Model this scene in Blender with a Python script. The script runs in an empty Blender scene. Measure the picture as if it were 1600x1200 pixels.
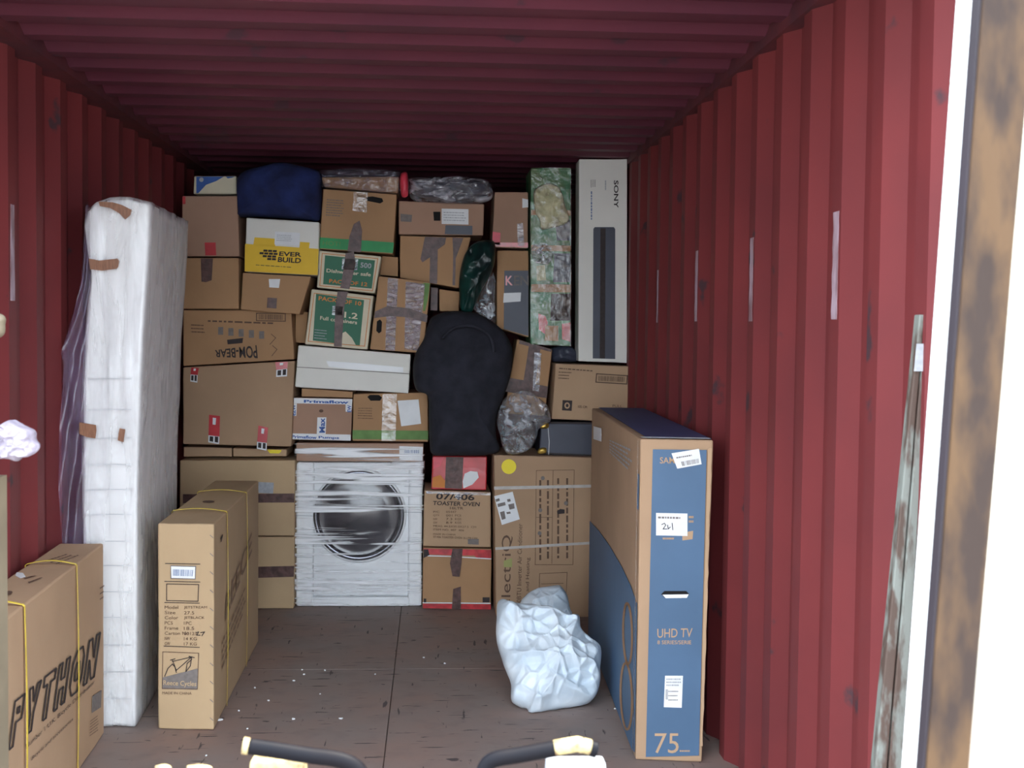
import bpy, bmesh, math, random
from mathutils import Vector, Matrix, noise
random.seed(7)
S = bpy.context.scene
V = Vector

# ------------------------------------------------------------------ camera
FPX = 1900.19; YAW = .0651; PIT = -.0430; ROLL = .0114
CAM = V((.1386, 0, 1.5014))
cy_, sy_ = math.cos(YAW), math.sin(YAW)
fw = V((sy_*math.cos(PIT), cy_*math.cos(PIT), math.sin(PIT)))
rt0 = V((cy_, -sy_, 0)); up0 = rt0.cross(fw)
rt = rt0*math.cos(ROLL) + up0*math.sin(ROLL)
up = -rt0*math.sin(ROLL) + up0*math.cos(ROLL)
cd = bpy.data.cameras.new('camera'); cam = bpy.data.objects.new('camera', cd)
S.collection.objects.link(cam)
cd.sensor_width = 36; cd.lens = FPX/1600*36; cd.clip_start = .05
cd.dof.use_dof = True; cd.dof.focus_distance = 5.4; cd.dof.aperture_fstop = 9
m = Matrix((rt, up, -fw)).transposed().to_4x4(); m.translation = CAM
cam.matrix_world = m
S.camera = cam

# ------------------------------------------------------------------ sky, sun, exposure
w = bpy.data.worlds.new('sky'); S.world = w; w.use_nodes = True
bg = w.node_tree.nodes['Background']
bg.inputs[0].default_value = (.82, .92, 1.02, 1); bg.inputs[1].default_value = 2.9
sl = bpy.data.lights.new('sun', 'SUN'); sl.energy = 5.0; sl.angle = .01; sl.color = (1, .93, .82)
so = bpy.data.objects.new('sun', sl); S.collection.objects.link(so)
so.location = (3, 3, 8)
so.rotation_euler = V((-.30, -.30, -.90)).to_track_quat('-Z', 'Y').to_euler()
S.view_settings.view_transform = 'Standard'; S.view_settings.look = 'None'
S.view_settings.exposure = 1.24; S.view_settings.gamma = 1
S.view_settings.use_curve_mapping = False

# ------------------------------------------------------------------ helpers
def ray(px, py): return (fw + rt*((px-800)/FPX) + up*((600-py)/FPX))
def HP(px, py, pl):
    d = ray(px, py); p, n = pl
    return CAM + d*((p-CAM).dot(n)/d.dot(n))
def PY(y): return (V((0, y, 0)), V((0, -1, 0)))
def H(px, py, y): return HP(px, py, PY(y))
def HZ(px, py, z): return HP(px, py, (V((0, 0, z)), V((0, 0, 1))))
def lin(c): return tuple((x/255/12.92 if x/255 <= .04045 else ((x/255+.055)/1.055)**2.4) for x in c)

OL = {}
def wloc(o): return OL.get(o.name, V((0, 0, 0))) if o else V((0, 0, 0))
def link(name, verts, faces, mats, parent=None, smooth=False, loc=None, midx=None):
    base = wloc(parent) if parent else (loc if loc is not None else V((0, 0, 0)))
    me = bpy.data.meshes.new(name)
    me.from_pydata([tuple(V(v)-base) for v in verts], [], faces)
    if not isinstance(mats, (list, tuple)): mats = [mats]
    for k in mats: me.materials.append(k)
    if midx:
        for p, i in zip(me.polygons, midx): p.material_index = i
    if smooth:
        for p in me.polygons: p.use_smooth = True
    me.update()
    o = bpy.data.objects.new(name, me); S.collection.objects.link(o)
    if parent: o.parent = parent; OL[o.name] = base
    else: o.location = base; OL[o.name] = base
    return o
def fixn(o):
    bm = bmesh.new(); bm.from_mesh(o.data); bmesh.ops.recalc_face_normals(bm, faces=bm.faces); bm.to_mesh(o.data); bm.free(); return o
def tag(o, label, cat, group=None):
    o['label'] = label; o['category'] = cat
    if group: o['group'] = group
    return o
def thing(name, loc, label, cat, group=None):
    o = bpy.data.objects.new(name, None); S.collection.objects.link(o)
    o.empty_display_size = .05; o.location = loc; OL[o.name] = V(loc)
    return tag(o, label, cat, group)
def struct(o): o['kind'] = 'structure'; return o

# ------------------------------------------------------------------ materials
def mat(name, col, rough=.7, var=.12, scale=6, bump=0, bscale=40, metal=0, col2=None, stretch=(1, 1, 1), coat=0, th=(.35, .65), spec=.5, alpha=1, detail=4):
    m = bpy.data.materials.new(name); m.use_nodes = True; nt = m.node_tree; N = nt.nodes; L = nt.links
    b = N['Principled BSDF']; b.inputs['Roughness'].default_value = rough; b.inputs['Metallic'].default_value = metal
    b.inputs['Specular IOR Level'].default_value = spec
    b.inputs['Coat Weight'].default_value = coat; b.inputs['Coat Roughness'].default_value = .15
    b.inputs['Alpha'].default_value = alpha
    g = N.new('ShaderNodeNewGeometry'); mp = N.new('ShaderNodeMapping'); mp.inputs['Scale'].default_value = stretch
    L.new(g.outputs['Position'], mp.inputs[0])
    c = lin(col); c2 = lin(col2) if col2 else tuple(x*(1-var*2) for x in c)
    n = N.new('ShaderNodeTexNoise'); n.inputs['Scale'].default_value = scale; n.inputs['Detail'].default_value = detail
    L.new(mp.outputs[0], n.inputs['Vector'])
    r = N.new('ShaderNodeValToRGB'); r.color_ramp.elements[0].position = th[0]; r.color_ramp.elements[1].position = th[1]
    r.color_ramp.elements[0].color = (*c2, 1); r.color_ramp.elements[1].color = (*c, 1)
    L.new(n.outputs['Fac'], r.inputs[0]); L.new(r.outputs[0], b.inputs['Base Color'])
    if bump:
        n2 = N.new('ShaderNodeTexNoise'); n2.inputs['Scale'].default_value = bscale; n2.inputs['Detail'].default_value = 5
        L.new(mp.outputs[0], n2.inputs['Vector'])
        bp = N.new('ShaderNodeBump'); bp.inputs['Strength'].default_value = bump; bp.inputs['Distance'].default_value = .01
        L.new(n2.outputs['Fac'], bp.inputs['Height']); L.new(bp.outputs[0], b.inputs['Normal'])
    return m
def film(name, col, base=.2, amt=.6, stretch=(1, 1, 1), scale=8, rough=.15, th=(.5, .7), bump=.6, spec=.12):
    """thin plastic: clear, with milky creases"""
    m = bpy.data.materials.new(name); m.use_nodes = True; nt = m.node_tree; N = nt.nodes; L = nt.links
    b = N['Principled BSDF']; b.inputs['Base Color'].default_value = (*lin(col), 1); b.inputs['Roughness'].default_value = rough+.25
    tr = N.new('ShaderNodeBsdfTransparent'); gl = N.new('ShaderNodeBsdfGlossy'); gl.inputs['Roughness'].default_value = rough
    g = N.new('ShaderNodeNewGeometry'); mp = N.new('ShaderNodeMapping'); mp.inputs['Scale'].default_value = stretch
    L.new(g.outputs['Position'], mp.inputs[0])
    n = N.new('ShaderNodeTexNoise'); n.inputs['Scale'].default_value = scale; n.inputs['Detail'].default_value = 6; n.inputs['Distortion'].default_value = .6
    L.new(mp.outputs[0], n.inputs['Vector'])
    mr = N.new('ShaderNodeMapRange'); mr.inputs['From Min'].default_value = th[0]; mr.inputs['From Max'].default_value = th[1]
    mr.inputs['To Min'].default_value = base; mr.inputs['To Max'].default_value = amt
    L.new(n.outputs['Fac'], mr.inputs['Value'])
    bp = N.new('ShaderNodeBump'); bp.inputs['Strength'].default_value = bump; bp.inputs['Distance'].default_value = .02
    L.new(n.outputs['Fac'], bp.inputs['Height']); L.new(bp.outputs[0], b.inputs['Normal']); L.new(bp.outputs[0], gl.inputs['Normal'])
    m1 = N.new('ShaderNodeMixShader'); L.new(mr.outputs[0], m1.inputs[0]); L.new(tr.outputs[0], m1.inputs[1]); L.new(b.outputs[0], m1.inputs[2])
    m2 = N.new('ShaderNodeMixShader'); m2.inputs[0].default_value = spec; L.new(m1.outputs[0], m2.inputs[1]); L.new(gl.outputs[0], m2.inputs[2])
    L.new(m2.outputs[0], N['Material Output'].inputs[0])
    return m

M = {}
def wallmat(name, c, c2, c3):
    m = mat(name, c, .62, scale=2.2, col2=c2, bump=.05, bscale=12, detail=6)
    nt = m.node_tree; N = nt.nodes; L = nt.links; b = N['Principled BSDF']; src = b.inputs['Base Color'].links[0].from_socket
    n = N.new('ShaderNodeTexNoise'); n.inputs['Scale'].default_value = 5.5; n.inputs['Detail'].default_value = 8
    g = N.new('ShaderNodeNewGeometry'); L.new(g.outputs['Position'], n.inputs['Vector'])
    r = N.new('ShaderNodeValToRGB'); r.color_ramp.elements[0].position = .66; r.color_ramp.elements[1].position = .70
    L.new(n.outputs['Fac'], r.inputs[0])
    mx = N.new('ShaderNodeMixRGB'); L.new(r.outputs[0], mx.inputs[0]); L.new(src, mx.inputs[1]); mx.inputs[2].default_value = (*lin(c3), 1)
    L.new(mx.outputs[0], b.inputs['Base Color'])
    return m
M['wall'] = wallmat('red_container_paint', (120, 46, 48), (108, 42, 45), (68, 46, 52))
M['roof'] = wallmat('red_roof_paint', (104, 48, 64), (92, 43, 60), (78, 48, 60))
M['rail'] = mat('dark_red_rail', (104, 48, 54), .6, col2=(84, 44, 52), scale=9)
M['card'] = mat('kraft_cardboard', (180, 148, 118), .85, scale=3, var=.06, bump=.05, bscale=60)
M['card2'] = mat('pale_cardboard', (190, 158, 126), .85, scale=3, var=.05, bump=.05, bscale=60)
M['card3'] = mat('orange_cardboard', (182, 142, 104), .85, scale=3, var=.07, bump=.05, bscale=60)
M['card4'] = mat('dusty_cardboard', (176, 140, 118), .85, scale=3, var=.06, bump=.05, bscale=60)
M['pale'] = mat('light_kraft_cardboard', (194, 166, 130), .85, scale=3, var=.05, bump=.04, bscale=60)
M['tape'] = mat('brown_tape', (104, 76, 72), .42, scale=30, var=.25, bump=.3, bscale=50, spec=.3, coat=.06)
M['tapelt'] = film('clear_tape', (190, 170, 150), .05, .3, scale=22, rough=.12, th=(.5, .7), spec=.06, bump=.4)
M['white'] = mat('white_card', (232, 230, 222), .6, scale=4, var=.03)
M['cream'] = mat('cream_card', (222, 212, 186), .7, scale=5, var=.05)
M['paper'] = mat('white_paper', (236, 238, 240), .7, scale=12, var=.04)
M['ink'] = mat('dark_ink', (60, 52, 52), .8, scale=60, var=.1)
M['inkbr'] = mat('brown_ink', (104, 80, 66), .8, scale=60, var=.1)
M['faint'] = mat('faint_brown_ink', (146, 120, 96), .8, scale=60, var=.05)
M['inkgy'] = mat('grey_ink', (130, 122, 118), .8, scale=60, var=.1)
M['inklt'] = mat('light_grey_ink', (176, 180, 186), .8, scale=60, var=.1)
M['inkbl'] = mat('barcode_blue_grey', (120, 140, 176), .8, scale=60, var=.1)
M['black'] = mat('black_fabric', (42, 43, 54), .95, scale=14, col2=(30, 31, 40), bump=.4, bscale=30)
M['hole'] = mat('painted_hole_shade', (20, 18, 20), .9)  # flat dark patches: the shade inside the hand holes is painted on
M['navy'] = mat('navy_fabric', (36, 50, 104), .95, scale=8, col2=(26, 34, 74), bump=.4, bscale=30)
M['dkgreen'] = mat('dark_green_plastic', (18, 62, 56), .35, scale=12, col2=(10, 28, 30), bump=.5, bscale=25, stretch=(1, 1, .3))
M['green'] = mat('green_print', (46, 112, 84), .6, scale=6, var=.06)
M['bgreen'] = mat('bright_green_print', (50, 158, 92), .6, scale=10, var=.1)
M['lgreen'] = mat('worn_green_print', (112, 150, 84), .7, scale=12, var=.15)
M['yellow'] = mat('yellow_print', (240, 196, 40), .6, scale=6, var=.04)
M['sticker'] = mat('yellow_sticker', (244, 222, 20), .5, scale=6, var=.02)
M['strap'] = mat('yellow_strap', (252, 222, 84), .35, scale=30, var=.08)
M['wstrap'] = mat('white_strap', (196, 190, 184), .35, scale=30, var=.1)
M['red'] = mat('red_print', (206, 40, 52), .4, scale=12, var=.12, coat=.4)
M['redtape'] = mat('red_tape', (214, 50, 60), .3, scale=25, var=.2, coat=.5)
M['pink'] = mat('pink_red_tape', (232, 70, 90), .4, scale=25, var=.1)
M['blue'] = mat('blue_print', (40, 90, 170), .5, scale=10, var=.08)
M['tvblue'] = mat('blue_carton_print', (78, 108, 140), .6, scale=4, var=.06)
M['tvnavy'] = mat('navy_carton_print', (62, 74, 122), .6, scale=4, var=.06)
M['orange'] = mat('orange_print', (214, 130, 50), .6, scale=10, var=.05)
M['foam'] = mat('white_polystyrene', (238, 240, 242), .55, scale=40, var=.02, bump=.15, bscale=60)
M['enamel'] = mat('white_enamel', (232, 234, 236), .3, scale=4, var=.02)
M['chrome'] = mat('dark_chrome_ring', (120, 122, 130), .2, metal=.8, scale=10, var=.1)
M['glass'] = mat('smoked_glass', (66, 62, 70), .16, scale=5, col2=(40, 38, 46), coat=.5, stretch=(1, 1, 3))
M['dark'] = mat('charcoal_plastic', (62, 66, 82), .45, scale=6, var=.08)
M['gold'] = mat('brass_corner', (226, 190, 96), .3, metal=.7, scale=20, var=.1)
M['floor'] = None
M['wrap'] = film('stretch_film', (250, 252, 255), .0, .95, stretch=(.45, .5, 11), scale=3.2, th=(.52, .63), rough=.3, bump=.0, spec=.02)
M['wrapdk'] = film('crumpled_clear_film', (140, 138, 160), .14, .6, stretch=(1, 1, 2), scale=14, th=(.5, .72), rough=.12, spec=.07)
M['bubble'] = film('clear_plastic_bag', (206, 210, 218), .12, .7, scale=16, th=(.5, .68), rough=.1, spec=.14)
M['tapefilm'] = film('creased_tape_film', (146, 122, 128), .3, .75, stretch=(1, 1, 2.5), scale=22, th=(.4, .62), rough=.12, spec=.07)
M['silver'] = film('silvery_film', (200, 200, 210), .15, .95, stretch=(.6, 1, 2.5), scale=9, th=(.46, .62), rough=.12, spec=.12)
M['flap'] = film('loose_plastic_sheet', (150, 130, 166), .14, .34, stretch=(1, 1, .4), scale=6, th=(.4, .7), rough=.2, spec=.04)
M['cover'] = film('mattress_film', (246, 246, 248), .15, .75, stretch=(2.4, 1.0, .35), scale=6, th=(.42, .75), rough=.3, bump=.22, spec=.05)
M['matt'] = mat('mattress_white', (240, 240, 240), .8, scale=6, var=.03)
M['sack'] = mat('white_sack', (222, 232, 240), .5, scale=9, col2=(200, 214, 226), bump=.25, bscale=25, spec=.4)
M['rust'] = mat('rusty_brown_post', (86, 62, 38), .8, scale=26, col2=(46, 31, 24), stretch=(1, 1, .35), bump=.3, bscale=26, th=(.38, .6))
M['shadeside'] = mat('painted_post_shade', (36, 27, 36), .7, scale=8, var=.1)  # shade on the post's left face, put into the colour
M['worn'] = mat('worn_grey_paint', (120, 124, 118), .7, scale=26, col2=(80, 64, 56), stretch=(1, 1, .35), th=(.42, .54), bump=.3, bscale=20)
M['beige'] = mat('weathered_beige', (124, 112, 92), .7, scale=10, var=.1)
M['doorw'] = mat('cream_door_paint', (240, 234, 214), .6, scale=5, var=.05)
M['tube'] = mat('black_tube', (14, 15, 22), .6, scale=14, col2=(20, 17, 22), spec=.15)
M['worncream_sunlit'] = mat('worn_cream_sunlit', (196, 178, 128), .5, scale=60, col2=(120, 90, 66), th=(.35, .55))  # worn cream, with the blown-out sun highlights put into the colour
M['scrape'] = mat('scraped_bare_metal', (186, 164, 176), .5, scale=26, col2=(140, 110, 116), stretch=(1, 1, .3), th=(.35, .6))
M['greenwrap'] = mat('green_box_print', (40, 118, 74), .5, scale=11, col2=(86, 120, 72), th=(.4, .62), coat=.3)
M['crump'] = mat('crumpled_yellow_paper', (214, 208, 168), .5, scale=16, col2=(170, 168, 130), bump=.5, bscale=30)

# ------------------------------------------------------------------ shape builders
def jitterbox(name, c8, mt, parent, bev=.006, nz=.0016, loc=None, seed=0, cuts=5):
    """closed carton from 8 corners (front TL,TR,BR,BL then back), softened edges, faint dents"""
    faces = [(0, 3, 2, 1), (4, 5, 6, 7), (0, 1, 5, 4), (2, 3, 7, 6), (1, 2, 6, 5), (3, 0, 4, 7)]
    o = link(name, c8, faces, mt, parent, loc=loc)
    bm = bmesh.new(); bm.from_mesh(o.data)
    bmesh.ops.recalc_face_normals(bm, faces=bm.faces)
    bmesh.ops.bevel(bm, geom=bm.edges[:], offset=bev, segments=2, affect='EDGES', profile=.5)
    ed = [e for e in bm.edges if e.calc_length() > .09]
    bmesh.ops.subdivide_edges(bm, edges=ed, cuts=cuts, use_grid_fill=True)
    for v in bm.verts:
        q = v.co*6+V((seed*3.1, 0, 7))
        v.co += noise.noise_vector(q)*nz + noise.noise_vector(q*5)*nz*.5
    bm.to_mesh(o.data); bm.free()
    for p in o.data.polygons: p.use_smooth = False
    return o
def tri(poly):
    """ear clip 2D"""
    from mathutils.geometry import tessellate_polygon
    return tessellate_polygon([[V((p[0], p[1], 0)) for p in poly]])
def prismW(name, pts, n, mt, parent, off=.003, th=.0012):
    """thin slab on a surface: world points, outward normal"""
    n = V(n).normalized(); k = len(pts)
    a = (pts[1]-pts[0]).normalized() if (pts[1]-pts[0]).length else V((1, 0, 0)); b = n.cross(a)
    t = tri([(p.dot(a), p.dot(b)) for p in pts])
    vs = [p+n*(off+th) for p in pts]+[p+n*off for p in pts]
    fs = [tuple(x) for x in t]+[tuple(k+i for i in reversed(x)) for x in t]+[(i, (i+1) % k, k+(i+1) % k, k+i) for i in range(k)]
    return fixn(link(name, vs, fs, mt, parent))
def decal(name, px, pl, mt, parent, off=.003, th=.0012):
    return prismW(name, [HP(x, y, pl) for x, y in px], pl[1], mt, parent, off, th)
def rect(x0, y0, x1, y1, s=0): return [(x0, y0), (x1, y0+s), (x1, y1+s), (x0, y1)]
def ell(cx, cy, rx, ry, n=28): return [(cx+rx*math.cos(i*2*math.pi/n), cy+ry*math.sin(i*2*math.pi/n)) for i in range(n)]
def quads(name, L, pl, mt, parent, off=.0045):
    """many little printed marks as one mesh"""
    vs = []; fs = []; n = pl[1].normalized()
    for q in L:
        b = len(vs); vs += [HP(x, y, pl)+n*off for x, y in q]; fs.append(tuple(range(b, b+len(q))))
    return link(name, vs, fs, mt, parent)
def stroke(name, lines, wpx, pl, mt, parent, off=.0045):
    L = []
    for ln in lines:
        for (x0, y0), (x1, y1) in zip(ln, ln[1:]):
            d = math.hypot(x1-x0, y1-y0) or 1; nx, ny = -(y1-y0)/d*wpx/2, (x1-x0)/d*wpx/2
            ex, ey = (x1-x0)/d*wpx/2, (y1-y0)/d*wpx/2
            L.append([(x0-ex+nx, y0-ey+ny), (x1+ex+nx, y1+ey+ny), (x1+ex-nx, y1+ey-ny), (x0-ex-nx, y0-ey-ny)])
    return quads(name, L, pl, mt, parent, off)
def bil(q, u, v):
    a = (q[0][0]*(1-u)+q[1][0]*u, q[0][1]*(1-u)+q[1][1]*u); b = (q[3][0]*(1-u)+q[2][0]*u, q[3][1]*(1-u)+q[2][1]*u)
    return (a[0]*(1-v)+b[0]*v, a[1]*(1-v)+b[1]*v)
def text(s, q, pl, mt, parent, off=.0045, bold=0, name='lettering', shear=0):
    """lettering fitted to the four given corners of its box (top-left, top-right, bottom-right, bottom-left as the text reads)"""
    cu = bpy.data.curves.new('t', 'FONT'); cu.body = s; cu.offset = bold; cu.resolution_u = 3; cu.shear = shear
    ob = bpy.data.objects.new('t', cu); S.collection.objects.link(ob)
    bpy.context.view_layer.update()
    me = bpy.data.meshes.new_from_object(ob.evaluated_get(bpy.context.evaluated_depsgraph_get()))
    bpy.data.objects.remove(ob); bpy.data.curves.remove(cu)
    xs = [v.co.x for v in me.vertices]; ys = [v.co.y for v in me.vertices]
    x0, x1, y0, y1 = min(xs), max(xs), min(ys), max(ys); n = pl[1].normalized(); vs = []
    for v in me.vertices:
        p = bil(q, (v.co.x-x0)/(x1-x0), (y1-v.co.y)/(y1-y0)); vs.append(HP(*p, pl)+n*off)
    fs = [tuple(p.vertices) for p in me.polygons]; bpy.data.meshes.remove(me)
    return link(name, vs, fs, mt, parent)
def smallprint(q, rows, pl, mt, parent, seed=1, fill=.8, h=.5, name='small_print', off=.0045):
    r = random.Random(seed); L = []
    for i in range(rows):
        v0 = (i+.5-h/2)/rows; v1 = (i+.5+h/2)/rows; u = 0; end = fill+(1-fill)*r.random()
        while u < end:
            du = r.uniform(.03, .12); L.append([bil(q, u, v0), bil(q, min(u+du, 1), v0), bil(q, min(u+du, 1), v1), bil(q, u, v1)]); u += du+.025
    return quads(name, L, pl, mt, parent, off)
def bars(q, n, pl, mt, parent, seed=1, name='barcode', off=.0048):
    r = random.Random(seed); L = []; u = 0
    for i in range(n):
        a = r.uniform(.25, .7)/n; L.append([bil(q, u, 0), bil(q, u+a, 0), bil(q, u+a, 1), bil(q, u, 1)]); u += 1/n
    return quads(name, L, pl, mt, parent, off)

NB = [0]
def carton(q, y, depth, mt, label, cat='box', name='cardboard_box', group=None, single=False, bev=.006, skew=(0, 0)):
    """box whose front face fills the four image corners on the plane at depth y; returns (thing, face plane, body)"""
    NB[0] += 1
    f = [H(px, py, y) for px, py in q]; bk = [p+V((skew[0], depth, skew[1])) for p in f]
    base = (f[2]+f[3]+bk[2]+bk[3])/4; base.z = min(f[2].z, f[3].z)
    if single:
        o = jitterbox(name, f+bk, mt, None, bev, loc=base, seed=NB[0]); tag(o, label, cat, group); return o, PY(y), o
    t = thing(name, base, label, cat, group)
    b = jitterbox('carton', f+bk, mt, t, bev, seed=NB[0])
    return t, PY(y), b

def inflate(name, outline, pl, tf, tb, mt, parent=None, amp=.02, freq=8, seed=0, rings=22, segs=96, power=.55, loc=None, ctr=None, edge=.3, fold=0, fine=.35, facet=0):
    n = pl[1].normalized(); k = len(outline)
    cx = sum(p[0] for p in outline)/k; cy = sum(p[1] for p in outline)/k
    if ctr: cx, cy = ctr
    # dense boundary, Catmull-Rom
    bd = []
    tot = segs; 
    for i in range(k):
        p0, p1, p2, p3 = [outline[(i+j-1) % k] for j in range(4)]
        m_ = max(2, tot//k)
        for s in range(m_):
            t = s/m_
            bd.append(tuple(.5*((2*p1[a])+(-p0[a]+p2[a])*t+(2*p0[a]-5*p1[a]+4*p2[a]-p3[a])*t*t+(-p0[a]+3*p1[a]-3*p2[a]+p3[a])*t**3) for a in (0, 1)))
    K = len(bd); vs = []; fs = []
    def P(i, r, side):
        x = cx+(bd[i][0]-cx)*r; y = cy+(bd[i][1]-cy)*r
        p = HP(x, y, pl); h = (max(0, 1-r**2.2))**power
        q = p*freq+V((seed*5.3, seed*1.7, 0))
        rg = 1-abs(noise.noise(q))*2; rg2 = 1-abs(noise.noise(q*2.3+V((9, 9, 9))))*2; nv = noise.noise_vector(q*.8)
        d = amp*(rg*.7+rg2*fine+fold*math.sin(q.x*3+nv.x*3)) - amp*.6
        if facet:
            vd, vp = noise.voronoi(V((q.x, q.y, q.z))*.8+nv*.35)
            g = vd[1]-vd[0]; vd2, vp2 = noise.voronoi(q*1.9+nv*.6+V((4, 4, 4))); g2 = vd2[1]-vd2[0]
            # flat panels meeting in sharp ridges
            d = amp*(.75*(1-min(1, g*2.6))+.4*(1-min(1, g2*3))+.5*noise.noise(q*.6)+facet*(vd[0]*1.2)) - amp*.7
        e = edge+(1-edge)*min(1, (1-r)*6)
        p = p + n*(h*tf+d*e if side else -(h*tb+d*e*.6)) + nv*amp*.45*e*(1 if side else .6)
        return p
    for side in (1, 0):
        b0 = len(vs); vs.append(P(0, 0, side))
        for r in range(1, rings+(1 if side else 0)):
            for i in range(K): vs.append(P(i, r/rings, side))
        ring = lambda r: b0+1+(r-1)*K
        if side: last = ring(rings)
        for i in range(K):
            j = (i+1) % K; f = (b0, ring(1)+j, ring(1)+i); fs.append(f if side else f[::-1])
        for r in range(1, rings if side else rings-1):
            for i in range(K):
                j = (i+1) % K; f = (ring(r)+i, ring(r)+j, ring(r+1)+j, ring(r+1)+i); fs.append(f if side else f[::-1])
        if not side:
            for i in range(K):
                j = (i+1) % K; fs.append((last+i, last+j, ring(rings-1)+j, ring(rings-1)+i))
    if parent is None and loc is None:
        zs = min(vs, key=lambda v: v.z); c = sum(vs, V((0, 0, 0)))/len(vs); loc = V((c.x, c.y, zs.z))
    return fixn(link(name, vs, fs, mt, parent, smooth=True, loc=loc))
def tube(name, pts, r, mt, parent=None, seg=12, cap=True, loc=None):
    vs = []; fs = []; k = len(pts)
    for i, p in enumerate(pts):
        d = (pts[min(i+1, k-1)]-pts[max(i-1, 0)]).normalized()
        a = d.orthogonal().normalized() if i == 0 else (a - d*a.dot(d)).normalized(); b = d.cross(a)
        for s in range(seg):
            t = s*2*math.pi/seg; vs.append(p+(a*math.cos(t)+b*math.sin(t))*r)
    for i in range(k-1):
        for s in range(seg): fs.append((i*seg+s, i*seg+(s+1) % seg, (i+1)*seg+(s+1) % seg, (i+1)*seg+s))
    if cap: fs += [tuple(range(seg)), tuple(reversed(range((k-1)*seg, k*seg)))]
    return fixn(link(name, vs, fs, mt, parent, smooth=True, loc=loc))
def bx(x0, x1, y0, y1, z0, z1):
    return [V((x0, y0, z1)), V((x1, y0, z1)), V((x1, y0, z0)), V((x0, y0, z0)), V((x0, y1, z1)), V((x1, y1, z1)), V((x1, y1, z0)), V((x0, y1, z0))]
BF = [(0, 3, 2, 1), (4, 5, 6, 7), (0, 1, 5, 4), (2, 3, 7, 6), (1, 2, 6, 5), (3, 0, 4, 7)]
def ssmooth(a, n=6):
    """smooth polyline through points"""
    out = []
    for i in range(len(a)-1):
        p0 = a[max(i-1, 0)]; p1 = a[i]; p2 = a[i+1]; p3 = a[min(i+2, len(a)-1)]
        for s in range(n):
            t = s/n; out.append(.5*((2*p1)+(-p0+p2)*t+(2*p0-5*p1+4*p2-p3)*t*t+(-p0+3*p1-3*p2+p3)*t**3))
    return out+[a[-1]]

# ================================================================== THE CONTAINER
W2 = 1.175; WL = 1.235; HH = 2.43; Y0 = 2.36; Y1 = 8.25
PITCH = .278; PH = 3.096
def corr_side(name, sx):
    ph = PH if sx > 0 else 4.083
    prof = []; k = math.floor((Y0-ph)/PITCH)-1; y = ph+k*PITCH
    while y < Y1+.3:
        prof += [(y-.036, 0), (y+.036, 0), (y+.104, .036), (y+.174, .036)] if sx < 0 else [(y-.104, .036), (y-.036, 0), (y+.036, 0), (y+.104, .036)]
        y += PITCH
    # next rib's slope closes the pattern
    prof = [(a, b) for a, b in prof if Y0-.02 < a < Y1+.02]
    prof = [(Y0, 0.0)]+prof+[(Y1, 0.0)]
    vs = []; fs = []; n = len(prof)
    ww = W2 if sx > 0 else WL
    for a, b in prof: vs += [V((sx*(ww+b), a, 0)), V((sx*(ww+b), a, HH))]
    for a, b in prof: vs += [V((sx*(ww+b+.004), a, 0)), V((sx*(ww+b+.004), a, HH))]
    for i in range(n-1):
        fs.append((2*i, 2*i+1, 2*i+3, 2*i+2)); o = 2*n; fs.append((o+2*i+2, o+2*i+3, o+2*i+1, o+2*i))
    fs += [(0, 2*n, 2*n+1, 1), (2*n-2, 2*n-1, 4*n-1, 4*n-2)]
    o = fixn(link(name, vs, fs, M['wall'])); struct(o)
corr_side('wall_left', -1); corr_side('wall_right', 1)
# roof, ribs running across
prof = []; y = Y0-.03
while y < Y1: prof += [(y, 0), (y+.075, 0), (y+.12, .024), (y+.195, .024)]; y += .24
vs = []; fs = []
prof = [(max(Y0, min(Y1, a)), b) for a, b in prof]
for a, b in prof: vs += [V((-WL, a, HH+b)), V((W2, a, HH+b))]
n = len(prof)
for a, b in prof: vs += [V((-WL, a, HH+b+.004)), V((W2, a, HH+b+.004))]
for i in range(n-1): fs.append((2*i, 2*i+1, 2*i+3, 2*i+2)); fs.append((2*n+2*i+2, 2*n+2*i+3, 2*n+2*i+1, 2*n+2*i))
struct(fixn(link('ceiling', vs, fs, M['roof'])))
# back wall
vs = []; fs = []; prof = []; x = -WL
while x < W2: prof += [(x, 0), (x+.07, 0), (x+.12, .036), (x+.2, .036)]; x += .25
prof = [(min(a, W2), b) for a, b in prof]
for a, b in prof: vs += [V((a, Y1-.05+b, 0)), V((a, Y1-.05+b, HH+.04))]
for i in range(len(prof)-1): fs.append((2*i, 2*i+1, 2*i+3, 2*i+2))
k = len(vs); vs += bx(-WL-.04, W2+.04, Y1-.01, Y1+.02, -.03, HH+.06); fs += [tuple(k+i for i in f) for f in BF]
struct(link('wall_back', vs, fs, M['wall']))
# outer skin that keeps daylight out above the roof ribs, and the frame round the opening
for i, c in enumerate([bx(-WL-.05, -WL+.065, Y0, Y1, HH-.025, HH+.05), bx(W2-.012, W2+.05, Y0, Y1, HH-.03, HH+.05)]):
    struct(fixn(link('trim_%d' % (i+1), c, BF, M['rail'])))
struct(fixn(link('trim_3', bx(-WL-.06, W2+.06, Y0-.1, Y0, HH-.03, HH+.10), BF, M['rail'])))
struct(fixn(link('trim_4', bx(-WL-.06, W2+.06, Y0-.1, Y0, -.15, 0), BF, M['rail'])))

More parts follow.
